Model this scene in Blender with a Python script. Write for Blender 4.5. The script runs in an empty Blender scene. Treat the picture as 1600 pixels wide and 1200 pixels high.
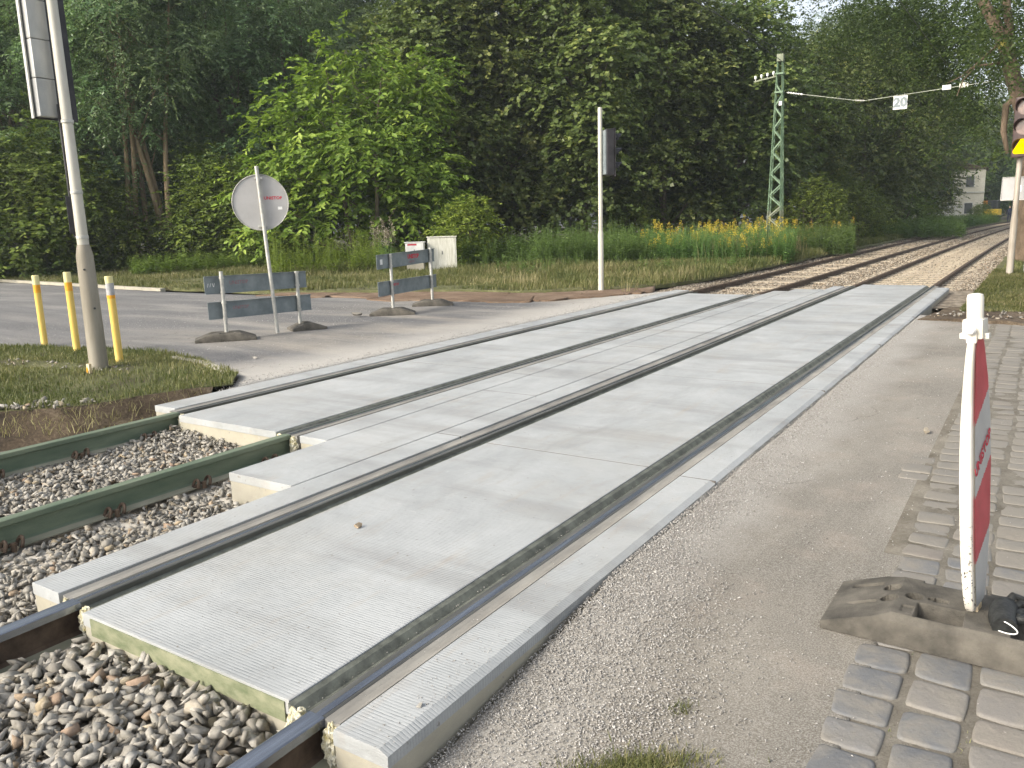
import bpy, bmesh, math, random
import numpy as np
from mathutils import Vector, Matrix
from mathutils import noise as mnoise
R = math.radians
S = bpy.context.scene
COL = S.collection
random.seed(5)
rng = np.random.default_rng(11)

# ---------------------------------------------------------------- camera
cam = bpy.data.objects.new('camera', bpy.data.cameras.new('camera')); COL.objects.link(cam)
cam.data.sensor_width = 36; cam.data.lens = 1264.45 / 1600 * 36
cam.data.clip_start = .05; cam.data.clip_end = 6000
CAMH = 1.525; YAW = .578854; PITCH = .196688; ROLL = .028323
fw = Vector((-math.sin(YAW) * math.cos(PITCH), math.cos(YAW) * math.cos(PITCH), -math.sin(PITCH)))
rt = Vector((math.cos(YAW), math.sin(YAW), 0)); up = rt.cross(fw)
c_, s_ = math.cos(ROLL), math.sin(ROLL)
r2 = rt * c_ - up * s_; u2 = rt * s_ + up * c_
M = Matrix((r2, u2, -fw)).transposed().to_4x4(); M.translation = Vector((0, 0, CAMH))
cam.matrix_world = M
S.camera = cam

# ---------------------------------------------------------------- sky and sun
SUN_EL = R(31); SUN_DIR = Vector((-.44, -.90, 0)).normalized()      # horizontal direction towards the sun
world = bpy.data.worlds.new('World'); S.world = world; world.use_nodes = True
nt = world.node_tree; nt.nodes.clear()
sky = nt.nodes.new('ShaderNodeTexSky'); sky.sky_type = 'NISHITA'; sky.sun_disc = False
sky.sun_elevation = SUN_EL; sky.sun_rotation = math.atan2(SUN_DIR.x, SUN_DIR.y)
sky.air_density = 1.0; sky.dust_density = 3.5; sky.ozone_density = 1.0
hs = nt.nodes.new('ShaderNodeHueSaturation'); hs.inputs['Saturation'].default_value = .38
bg = nt.nodes.new('ShaderNodeBackground'); bg.inputs['Strength'].default_value = .15
wo = nt.nodes.new('ShaderNodeOutputWorld')
nt.links.new(sky.outputs[0], hs.inputs['Color']); nt.links.new(hs.outputs[0], bg.inputs['Color']); nt.links.new(bg.outputs[0], wo.inputs[0])
sun = bpy.data.objects.new('sun', bpy.data.lights.new('sun', 'SUN')); COL.objects.link(sun)
sun.data.energy = 1.95; sun.data.angle = R(16); sun.data.color = (1, .90, .74)
sd = Vector((SUN_DIR.x * math.cos(SUN_EL), SUN_DIR.y * math.cos(SUN_EL), math.sin(SUN_EL)))
sun.rotation_euler = sd.to_track_quat('Z', 'Y').to_euler(); sun.location = sd * 50
S.view_settings.view_transform = 'Standard'; S.view_settings.look = 'None'
S.view_settings.exposure = 0.92; S.view_settings.gamma = 1
S.cycles.max_bounces = 8; S.cycles.diffuse_bounces = 3; S.cycles.glossy_bounces = 2; S.cycles.transmission_bounces = 3

# ---------------------------------------------------------------- materials
class NT:
    def __init__(s, name):
        s.m = bpy.data.materials.new(name); s.m.use_nodes = True; s.t = s.m.node_tree; s.t.nodes.clear()
        s.out = s.n('ShaderNodeOutputMaterial')
    def n(s, typ, **kw):
        x = s.t.nodes.new(typ)
        for k, v in kw.items(): setattr(x, k, v)
        return x
    def l(s, a, b): s.t.links.new(a, b)
    def coord(s, kind='Object'):
        return s.n('ShaderNodeNewGeometry').outputs['Position'] if kind == 'World' else s.n('ShaderNodeTexCoord').outputs[kind]
    def noise(s, scale, co, detail=6, rough=.6, stretch=None, dist=0):
        if stretch:
            mp = s.n('ShaderNodeMapping'); mp.inputs['Scale'].default_value = stretch; s.l(co, mp.inputs[0]); co = mp.outputs[0]
        x = s.n('ShaderNodeTexNoise'); x.inputs['Scale'].default_value = scale; x.inputs['Detail'].default_value = detail
        x.inputs['Roughness'].default_value = rough; x.inputs['Distortion'].default_value = dist; s.l(co, x.inputs['Vector']); return x.outputs['Fac']
    def ramp(s, fac, stops):
        x = s.n('ShaderNodeValToRGB'); e = x.color_ramp.elements
        while len(e) < len(stops): e.new(.5)
        for q, (p, c) in zip(e, stops):
            q.position = p; q.color = (c, c, c, 1) if isinstance(c, (int, float)) else (*c, 1)
        s.l(fac, x.inputs[0]); return x.outputs[0]
    def mix(s, fac, a, b, mode='MIX'):
        x = s.n('ShaderNodeMix', data_type='RGBA', blend_type=mode)
        for v, i in ((fac, 0), (a, 6), (b, 7)):
            if hasattr(v, 'is_linked') or hasattr(v, 'links'): s.l(v, x.inputs[i])
            else: x.inputs[i].default_value = v if i == 0 else (*v, 1)
        return x.outputs[2]
    def math(s, op, a, b=None):
        x = s.n('ShaderNodeMath', operation=op)
        for v, i in ((a, 0), (b, 1)):
            if v is None: continue
            if hasattr(v, 'links'): s.l(v, x.inputs[i])
            else: x.inputs[i].default_value = v
        return x.outputs[0]
    def princ(s, col, rough=.8, bump=None, bs=.3, bd=.01, metal=0, spec=.35):
        p = s.n('ShaderNodeBsdfPrincipled')
        if hasattr(col, 'links'): s.l(col, p.inputs['Base Color'])
        else: p.inputs['Base Color'].default_value = (*col, 1)
        if hasattr(rough, 'links'): s.l(rough, p.inputs['Roughness'])
        else: p.inputs['Roughness'].default_value = rough
        p.inputs['Metallic'].default_value = metal; p.inputs['Specular IOR Level'].default_value = spec
        if bump is not None:
            b = s.n('ShaderNodeBump'); b.inputs['Strength'].default_value = bs; b.inputs['Distance'].default_value = bd
            s.l(bump, b.inputs['Height']); s.l(b.outputs[0], p.inputs['Normal'])
        s.l(p.outputs[0], s.out.inputs[0]); return p

def simple(name, c1, c2, scale=8, rough=.6, metal=0, bs=.15, bd=.004, fine=120, spec=.35, kind='Object', stretch=None, lo=.35, hi=.65):
    m = NT(name); co = m.coord(kind)
    f = m.noise(scale, co, stretch=stretch); c = m.ramp(f, [(lo, c1), (hi, c2)])
    m.princ(c, rough, m.noise(fine, co), bs, bd, metal, spec); return m.m

def concrete(name, groove=0, base=(.315, .33, .333), lite=(.44, .455, .455), warm=(.36, .33, .27), axis=1):
    m = NT(name); co = m.coord('Object'); w = m.coord('World')
    c = m.ramp(m.noise(1.1, w, 8, .72, stretch=(1, .7, 1), dist=.3), [(.34, base), (.62, lite)])
    c = m.mix(m.ramp(m.noise(3.2, w, 6, .7, stretch=(1, .35, 1), dist=.6), [(.55, 0), (.72, .35)]), c, (.24, .24, .225))
    c = m.mix(m.ramp(m.noise(14, w, 4, .7), [(.62, 0), (.72, .3)]), c, (.56, .56, .55))
    c = m.mix(m.ramp(m.noise(2.6, w, 5, .6, stretch=(.12, 1, 1)), [(.50, 0), (.66, .38)]), c, (.20, .195, .185))
    c = m.mix(m.ramp(m.noise(3.4, w, 6, .7, stretch=(2.2, .35, 1)), [(.56, 0), (.74, .38)]), c, (.36, .29, .21))
    c = m.mix(m.math('MULTIPLY', m.ramp(m.noise(.7, w, 6, .7), [(.5, 0), (.75, 1)]), .35), c, warm)
    c = m.mix(m.ramp(m.noise(260, w, 3, .7), [(.25, .8), (.45, 0)]), c, (.30, .30, .29))
    c = m.mix(m.ramp(m.noise(34, w, 2, .5), [(.26, 1), (.30, 0)]), c, (.25, .24, .22))
    b = m.noise(180, w, 4, .7)
    if groove:
        sp = m.n('ShaderNodeSeparateXYZ'); m.l(w, sp.inputs[0])
        wob = m.noise(5, w, 3)
        ph = m.math('ADD', m.math('MULTIPLY', sp.outputs[1], 2 * math.pi / .0145), m.math('MULTIPLY', wob, 3.2))
        sn = m.math('SINE', ph)
        sn01 = m.math('ADD', m.math('MULTIPLY', sn, .5), .5)
        patch = m.ramp(m.noise(2.2, w, 4, .6, stretch=(.5, 1.5, 1)), [(.3, .35), (.65, 1)])
        g = m.math('MULTIPLY', m.math('POWER', sn01, 3.0), patch)
        brk = m.ramp(m.noise(60, w, 3, .7, stretch=(.25, 1.6, 1)), [(.36, .15), (.6, 1)])
        g = m.math('MULTIPLY', g, brk)
        c = m.mix(m.math('MULTIPLY', g, .5), c, (.19, .20, .20))
        b = m.math('SUBTRACT', m.math('MULTIPLY', b, .35), m.math('MULTIPLY', g, 1.0))
    m.princ(c, .85, b, .55 if groove else .3, .003); return m.m

def leafmat(name, dark, mid, lite, yellow=None, trans=.3, spec=.25, rough=.5):
    m = NT(name); a = m.n('ShaderNodeAttribute'); a.attribute_name = 'lv'
    c = m.ramp(a.outputs['Fac'], [(0, dark), (.5, mid), (1, lite)] + ([(1, yellow)] if yellow else []))
    if yellow:
        e = c.node.color_ramp.elements; e[0].position = 0; e[1].position = .45; e[2].position = .85; e[3].position = 1
    oi = m.n('ShaderNodeObjectInfo')
    h = m.n('ShaderNodeHueSaturation'); m.l(c, h.inputs['Color'])
    h.inputs['Saturation'].default_value = 1
    m.l(m.math('ADD', m.math('MULTIPLY', oi.outputs['Random'], .035), .483), h.inputs['Hue'])
    m.l(m.math('ADD', m.math('MULTIPLY', oi.outputs['Random'], .4), .8), h.inputs['Value'])
    p = m.princ(h.outputs[0], rough, spec=spec)
    t = m.n('ShaderNodeBsdfTranslucent')
    b = m.mix(.5, h.outputs[0], (.9, 1, .35), 'MULTIPLY'); m.l(b, t.inputs['Color'])
    x = m.n('ShaderNodeMixShader'); x.inputs[0].default_value = trans
    m.l(p.outputs[0], x.inputs[1]); m.l(t.outputs[0], x.inputs[2]); m.l(x.outputs[0], m.out.inputs[0]); return m.m

def attrmat(name, stops, rough=.85, bs=.3, fine=90, spec=.3, extra=None):
    m = NT(name); a = m.n('ShaderNodeAttribute'); a.attribute_name = 'lv'; w = m.coord('World')
    c = m.ramp(a.outputs['Fac'], stops)
    c = m.mix(m.math('MULTIPLY', m.ramp(m.noise(45, w, 4, .7), [(.3, 1), (.7, 0)]), .45), c, (.2, .18, .15), 'MULTIPLY')
    m.princ(c, rough, m.noise(fine, w, 5, .7), bs, .006, spec=spec); return m.m

MT = {}
MT['concrete'] = concrete('broomed_concrete', 1)
MT['concrete_side'] = concrete('cast_concrete_side', 0, (.34, .315, .245), (.46, .43, .34), (.26, .25, .18))
MT['steel_green'] = simple('green_primer_steel', (.10, .14, .095), (.20, .235, .165), 6, .5, .1, .25, .003, stretch=(1, .25, 1))
MT['rail_foot'] = simple('dusty_rail_foot', (.22, .22, .16), (.36, .34, .26), 7, .7, 0, .3, .003, stretch=(1, .3, 1))
MT['rail_top'] = simple('dull_rail_head', (.10, .10, .09), (.24, .235, .21), 5, .42, .55, .2, .002, stretch=(2, .2, 1), spec=.5)
MT['rail_shine'] = simple('polished_blue_steel', (.14, .155, .185), (.32, .35, .40), 9, .27, .85, .2, .002, stretch=(3, .2, 1), spec=.6)
MT['rail_rust'] = simple('brown_rusty_steel', (.06, .04, .028), (.14, .10, .07), 12, .7, .2, .3, .004)
MT['rubber'] = simple('dark_rubber_filler', (.08, .085, .072), (.17, .18, .15), 14, .75, 0, .4, .004)
MT['joint'] = simple('dark_gap_shade', (.10, .095, .085), (.18, .165, .145), 20, .9)
MT['filler'] = simple('grey_rubber_filler', (.20, .19, .17), (.33, .315, .28), 6, .7, 0, .3, .003, stretch=(1, .4, 1))
MT['galv'] = simple('galvanised_steel', (.40, .40, .37), (.58, .57, .52), 14, .5, .35, .12, .002, spec=.5)
MT['pole_paint'] = simple('weathered_pole_paint', (.47, .45, .38), (.62, .60, .53), 5, .5, .05, .2, .002, stretch=(1, 1, .2))
MT['pole_dark'] = simple('brown_grey_pole_foot', (.22, .195, .15), (.35, .32, .26), 5, .55, .1, .3, .003, stretch=(1, 1, .2))
MT['board'] = simple('grey_barrier_back', (.16, .19, .20), (.25, .285, .29), 5, .5, .1, .08, .002)
MT['disc'] = simple('grey_sign_back', (.36, .355, .35), (.43, .425, .42), 3, .5, .1, .05, .002)
MT['red_ink'] = simple('red_stencil_paint', (.42, .02, .04), (.6, .05, .08), 30, .6)
MT['red_faded'] = simple('faded_red_stencil', (.30, .12, .13), (.25, .20, .21), 30, .6)
MT['white_ink'] = simple('white_sticker', (.72, .72, .7), (.82, .82, .8), 30, .5)
MT['black_ink'] = simple('black_marks', (.02, .02, .02), (.05, .05, .05), 30, .6)
MT['signal_black'] = simple('black_signal_housing', (.018, .018, .020), (.045, .042, .045), 6, .45, 0, .05, .002)
MT['signal_grey'] = simple('grey_signal_cover', (.30, .31, .31), (.50, .50, .47), 2.5, .4, .2, .05, .002, stretch=(1, 1, .4))
MT['rubber_base'] = simple('worn_recycled_rubber', (.055, .051, .043), (.145, .132, .11), 7, .9, 0, .7, .006, fine=160)
MT['yellow'] = simple('faded_yellow_plastic', (.76, .50, .10), (.86, .64, .20), 6, .5, 0, .1, .002, stretch=(1, 1, .3))
MT['yellow_pale'] = simple('pale_yellow_plastic', (.74, .66, .30), (.80, .74, .40), 10, .5)
MT['orange_band'] = simple('orange_reflective_band', (.80, .33, .02), (.88, .45, .04), 20, .4)
MT['grey_band'] = simple('worn_grey_band', (.35, .35, .36), (.5, .5, .5), 20, .5)
MT['mast_green'] = simple('green_mast_paint', (.11, .18, .11), (.19, .27, .175), 3, .55, .1, .2, .003)
MT['mast_grey'] = simple('grey_green_mast_foot', (.15, .17, .11), (.24, .26, .19), 3, .6, .1, .2, .003)
MT['porcelain'] = simple('white_porcelain', (.7, .7, .68), (.8, .8, .78), 9, .25, spec=.6)
MT['wire'] = simple('dull_wire', (.03, .035, .03), (.06, .065, .05), 9, .5, .4)
MT['wire_light'] = simple('light_span_wire', (.42, .45, .36), (.55, .56, .48), 9, .5, .2)
MT['cab'] = simple('dirty_white_cabinet', (.50, .49, .40), (.74, .73, .66), 7, .6, 0, .15, .003, stretch=(4, 4, .35))
MT['cab_new'] = simple('clean_white_cabinet', (.68, .68, .65), (.78, .78, .75), 6, .5)
MT['glove'] = simple('black_leather_glove', (.015, .016, .016), (.04, .042, .04), 40, .55, 0, .5, .004)
MT['wood'] = simple('pale_raw_wood', (.62, .48, .28), (.75, .62, .42), 18, .8, stretch=(1, 1, .1))
MT['bark'] = simple('grey_brown_bark', (.10, .08, .055), (.24, .20, .14), 7, .95, 0, 1, .03, fine=25, stretch=(1, 1, .3))
MT['bark_warm'] = simple('warm_brown_bark', (.22, .155, .09), (.36, .28, .18), 6, .95, 0, .8, .02, fine=25, stretch=(1, 1, .3))
MT['facade'] = simple('pale_house_plaster', (.62, .58, .46), (.76, .72, .60), 1.2, .9)
MT['facade_grey'] = simple('pale_grey_planks', (.5, .5, .44), (.66, .65, .58), 3, .9, stretch=(6, 6, .3))
MT['window'] = simple('dark_window_glass', (.03, .035, .04), (.08, .09, .09), 2, .15, spec=.8)
MT['machine_orange'] = simple('orange_machine_paint', (.75, .22, .03), (.85, .32, .05), 6, .5)
MT['machine_yellow'] = simple('yellow_machine_paint', (.75, .5, .03), (.85, .6, .06), 6, .5)
MT['cloth_dark'] = simple('dark_blue_workwear', (.02, .025, .05), (.05, .06, .1), 9, .9)
MT['skin'] = simple('skin', (.5, .3, .22), (.58, .38, .28), 9, .6)
MT['hole'] = simple('dark_cavity', (.02, .018, .015), (.04, .036, .03), 9, .95)
MT['foam'] = simple('yellowed_filler_foam', (.50, .44, .22), (.80, .78, .68), 30, .9, 0, 1, .02, fine=60)
MT['green_edge'] = simple('green_stained_concrete', (.13, .155, .085), (.27, .275, .18), 9, .85, 0, .4, .004, stretch=(1, 1, 2))
MT['gravel'] = attrmat('ballast_stone', [(0, (.27, .25, .215)), (.35, (.34, .32, .28)), (.62, (.40, .38, .335)), (.86, (.47, .45, .41)), (.95, (.42, .35, .24)), (1, (.36, .26, .19))])
MT['gravel_far'] = attrmat('brown_ballast_stone', [(0, (.12, .10, .075)), (.5, (.31, .26, .195)), (.85, (.52, .47, .39)), (1, (.36, .26, .17))])
MT['chips'] = attrmat('fine_grey_chippings', [(0, (.32, .30, .275)), (.35, (.43, .41, .38)), (.7, (.55, .53, .50)), (1, (.72, .70, .67))])
MT['sleeper'] = simple('weathered_sleeper', (.30, .25, .18), (.50, .43, .33), 6, .9, 0, .5, .01, stretch=(.3, 2, 1))
MT['sleeper_new'] = simple('clean_concrete_sleeper', (.44, .40, .34), (.55, .52, .46), 6, .9, 0, .3, .005)

def plastic_white():
    m = NT('soiled_white_plastic'); w = m.coord('World')
    c = m.ramp(m.noise(7, w, 5, .7, stretch=(1, 1, .35)), [(.35, (.60, .56, .46)), (.6, (.78, .75, .68))])
    sep = m.n('ShaderNodeSeparateXYZ'); m.l(w, sep.inputs[0])
    spots = m.ramp(m.noise(85, w, 2, .5), [(.35, 1), (.40, 0)])
    low = m.ramp(m.math('DIVIDE', sep.outputs[2], .75), [(.35, 1), (.75, 0)])
    c = m.mix(m.math('MULTIPLY', spots, low), c, (.05, .045, .04))
    m.princ(c, .5, m.noise(60, w, 4), .15, .003); return m.m
MT['plastic'] = plastic_white()
def bands_red():
    m = NT('red_reflective_film'); w = m.coord('World')
    m.princ(m.ramp(m.noise(9, w, 4), [(.35, (.46, .022, .045)), (.65, (.58, .04, .07))]), .35, m.noise(200, w), .05, .001, spec=.5); return m.m
MT['red_film'] = bands_red()
MT['grey_film'] = simple('grey_white_reflective_film', (.44, .44, .43), (.52, .52, .5), 8, .35, spec=.5)
def lamp(name, col, st):
    m = NT(name); e = m.n('ShaderNodeEmission'); e.inputs[0].default_value = (*col, 1); e.inputs[1].default_value = st
    m.l(e.outputs[0], m.out.inputs[0]); return m.m
MT['amber'] = lamp('lit_amber_lens', (1, .62, .0), 1.25)
MT['lens_off'] = simple('unlit_lens', (.10, .06, .05), (.2, .13, .10), 9, .2, spec=.7)

# road asphalt: worn grey with sandy drifts
def asphalt(name, kind):
    m = NT(name); w = m.coord('World'); sep = m.n('ShaderNodeSeparateXYZ'); m.l(w, sep.inputs[0])
    X, Y = sep.outputs[0], sep.outputs[1]
    if kind == 'left':
        c = m.ramp(m.noise(.8, w, 7, .6, stretch=(.3, 1.6, 1), dist=.3), [(.38, (.062, .064, .070)), (.52, (.10, .10, .103)), (.66, (.19, .183, .172))])
        sand = m.ramp(m.noise(.55, w, 7, .62, stretch=(.45, 1.5, 1), dist=.4), [(.44, 0), (.62, 1)])
        near = m.ramp(m.math('DIVIDE', m.math('ADD', X, 16.0), 9.5), [(.35, .12), (.85, .85), (1, 1)])
        c = m.mix(m.math('MULTIPLY', sand, near), c, (.32, .285, .235))
        nb = m.ramp(m.math('DIVIDE', m.math('ADD', m.math('ADD', X, 8.6), m.math('MULTIPLY', m.noise(1.2, w, 4), .9)), 2.3), [(.45, 0), (.9, 1)])
        c = m.mix(nb, c, (.40, .38, .345))
    else:
        c = m.ramp(m.noise(.9, w, 7, .62, stretch=(1, .5, 1), dist=.4), [(.33, (.115, .103, .082)), (.5, (.178, .160, .130)), (.68, (.262, .24, .20))])
        c = m.mix(m.ramp(m.noise(2.1, w, 6, .6), [(.52, 0), (.70, .6)]), c, (.27, .225, .18))
        nb = m.ramp(m.math('SUBTRACT', m.math('ADD', m.math('MULTIPLY', X, -1.0), m.math('MULTIPLY', m.noise(1.6, w, 5), .55)), .72), [(.55, 0), (.85, .9)])
        c = m.mix(nb, c, m.ramp(m.noise(120, w, 3, .8), [(.35, (.20, .185, .16)), (.65, (.40, .38, .345))]))
    sp = m.ramp(m.noise(170, w, 3, .75), [(.42, 0), (.62, 1)])
    c = m.mix(m.math('MULTIPLY', sp, .34), c, (.62, .6, .56))
    c = m.mix(m.math('MULTIPLY', m.ramp(m.noise(150, w, 3, .6), [(.3, 1), (.42, 0)]), .5), c, (.09, .085, .08))
    vor = m.n('ShaderNodeTexVoronoi', feature='DISTANCE_TO_EDGE'); vor.inputs['Scale'].default_value = .55
    mp = m.n('ShaderNodeVectorMath', operation='ADD'); nn = m.n('ShaderNodeTexNoise'); nn.inputs['Scale'].default_value = 2.2; nn.inputs['Detail'].default_value = 6
    m.l(w, nn.inputs['Vector']); m.l(w, mp.inputs[0]); m.l(nn.outputs['Color'], mp.inputs[1]); m.l(mp.outputs[0], vor.inputs['Vector'])
    crack = m.math('MULTIPLY', m.ramp(vor.outputs['Distance'], [(0, 1), (.006, 0)]), m.ramp(m.noise(.6, w, 2), [(.5, 0), (.6, 1)]))
    c = m.mix(m.math('MULTIPLY', crack, .65), c, (.07, .065, .055))
    m.princ(c, .93, m.math('ADD', m.noise(190, w, 4, .75), m.math('MULTIPLY', m.noise(9, w, 4), .8)), .5, .006); return m.m
MT['asphalt_left'] = asphalt('worn_sandy_asphalt', 'left')
MT['asphalt_right'] = asphalt('brown_grey_asphalt', 'right')

def soil(name, stops, s1=2.5, s2=40, bs=.8):
    m = NT(name); w = m.coord('World')
    f = m.math('ADD', m.math('MULTIPLY', m.noise(s1, w, 7, .65), .65), m.math('MULTIPLY', m.noise(s2, w, 5, .7), .35))
    m.princ(m.ramp(f, stops), .95, m.math('ADD', m.noise(s2, w, 6, .7), m.noise(160, w, 4, .7)), bs, .02); return m.m
MT['soil'] = soil('brown_soil', [(.35, (.045, .033, .022)), (.5, (.115, .085, .056)), (.64, (.25, .20, .14))])
MT['dirt'] = soil('reddish_dirt', [(.35, (.13, .085, .055)), (.5, (.22, .15, .10)), (.65, (.34, .26, .19))], 1.5)
MT['turf'] = soil('trampled_turf', [(.38, (.10, .085, .05)), (.5, (.12, .13, .05)), (.6, (.22, .21, .11))], 2)
MT['under'] = soil('ballast_bed', [(.35, (.2, .18, .145)), (.5, (.32, .29, .24)), (.65, (.44, .41, .35))], 3, 60)
MT['under_far'] = soil('far_ballast_bed', [(.4, (.14, .11, .08)), (.5, (.27, .225, .17)), (.6, (.44, .38, .30))], 6, 22)
MT['litter'] = soil('forest_litter', [(.35, (.025, .022, .012)), (.5, (.05, .045, .022)), (.65, (.085, .08, .035))], 1)
MT['sandj'] = soil('sandy_joint', [(.35, (.10, .088, .066)), (.5, (.175, .158, .128)), (.65, (.26, .24, .20))], 5, 90, .5)
def settmat():
    m = NT('worn_stone_sett'); a = m.n('ShaderNodeAttribute'); a.attribute_name = 'lv'; w = m.coord('World')
    c = m.ramp(a.outputs['Fac'], [(0, (.145, .15, .155)), (.5, (.19, .192, .192)), (.88, (.22, .205, .185)), (1, (.215, .185, .155))])
    c = m.mix(m.ramp(m.noise(6, w, 6, .65, dist=.5), [(.40, 0), (.62, .8)]), c, (.25, .23, .195))
    sp_ = m.n('ShaderNodeSeparateXYZ'); m.l(w, sp_.inputs[0])
    c = m.mix(m.ramp(m.math('ADD', m.math('MULTIPLY', sp_.outputs[1], .1), m.math('MULTIPLY', m.noise(1.5, w, 5), .5)), [(.56, 0), (.70, .72)]), c, (.235, .215, .18))
    c = m.mix(m.math('MULTIPLY', m.ramp(m.noise(200, w, 3, .7), [(.3, 1), (.5, 0)]), .35), c, (.12, .11, .10))
    m.princ(c, .8, m.math('ADD', m.noise(60, w, 5, .7), m.math('MULTIPLY', m.noise(14, w, 4), 1.2)), .45, .008); return m.m
MT['sett'] = settmat()

MT['leaf_maple'] = leafmat('maple_leaves', (.075, .11, .034), (.15, .20, .06), (.27, .315, .095), (.42, .42, .13), trans=.4, spec=.45, rough=.42)
MT['leaf_ash'] = leafmat('ash_leaves', (.08, .135, .06), (.16, .235, .095), (.27, .35, .15), trans=.4, spec=.45, rough=.42)
MT['leaf_walnut'] = leafmat('walnut_leaves', (.075, .115, .022), (.19, .26, .04), (.36, .42, .075), trans=.36)
MT['leaf_fine'] = leafmat('yellow_green_fine_leaves', (.075, .085, .028), (.15, .16, .055), (.25, .25, .095), (.33, .30, .11))
MT['leaf_locust'] = leafmat('grey_green_leaves', (.085, .13, .07), (.16, .22, .11), (.27, .33, .17), trans=.4, spec=.4)
MT['leaf_bush'] = leafmat('bush_leaves', (.06, .10, .022), (.15, .21, .04), (.29, .35, .07), trans=.35)
MT['leaf_far'] = leafmat('sunny_far_leaves', (.06, .10, .03), (.13, .20, .05), (.26, .33, .09), trans=.45)
MT['grass'] = leafmat('grass_blades', (.065, .085, .025), (.135, .15, .05), (.26, .24, .11), (.42, .36, .21), trans=.3)
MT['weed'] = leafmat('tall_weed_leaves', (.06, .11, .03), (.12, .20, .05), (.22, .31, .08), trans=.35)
MT['drygrass'] = leafmat('dry_grass', (.20, .17, .08), (.34, .30, .15), (.52, .46, .26), trans=.3)
MT['gold'] = leafmat('goldenrod_blooms', (.42, .25, .02), (.55, .40, .05), (.60, .52, .12), trans=.25)
MT['bloom'] = leafmat('pale_dry_blooms', (.3, .25, .15), (.5, .45, .33), (.65, .6, .5), trans=.2)

# ---------------------------------------------------------------- mesh helpers
def link(o, parent=None):
    COL.objects.link(o)
    if parent is not None: o.parent = parent
    return o
def tag(o, label=None, cat=None, group=None, kind=None):
    if label: o['label'] = label
    if cat: o['category'] = cat
    if group: o['group'] = group
    if kind: o['kind'] = kind
    return o
def thing(name, label, cat, loc=(0, 0, 0), rz=0, group=None):
    o = bpy.data.objects.new(name, None); o.empty_display_size = .1; link(o)
    o.location = loc; o.rotation_euler = (0, 0, rz); return tag(o, label, cat, group)
def npmesh(name, V, F, mat, parent=None, lv=None, smooth=False):
    """F: list of int arrays (n,k), any k; lv: per-vertex float attribute"""
    if not isinstance(F, list): F = [F]
    me = bpy.data.meshes.new(name); me.vertices.add(len(V)); me.vertices.foreach_set('co', np.ascontiguousarray(V, dtype=np.float32).ravel())
    tot = sum(f.size for f in F); me.loops.add(tot)
    me.loops.foreach_set('vertex_index', np.concatenate([f.ravel() for f in F]).astype(np.int32))
    n = sum(len(f) for f in F); me.polygons.add(n)
    lt = np.concatenate([np.full(len(f), f.shape[1]) for f in F]); ls = np.concatenate([[0], np.cumsum(lt)[:-1]])
    me.polygons.foreach_set('loop_start', ls.astype(np.int32)); me.polygons.foreach_set('loop_total', lt.astype(np.int32))
    if smooth: me.polygons.foreach_set('use_smooth', np.ones(n, dtype=bool))
    me.update(calc_edges=True)
    if lv is not None:
        a = me.attributes.new('lv', 'FLOAT', 'POINT'); a.data.foreach_set('value', np.ascontiguousarray(lv, dtype=np.float32))
    me.materials.append(mat); return link(bpy.data.objects.new(name, me), parent)

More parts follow.
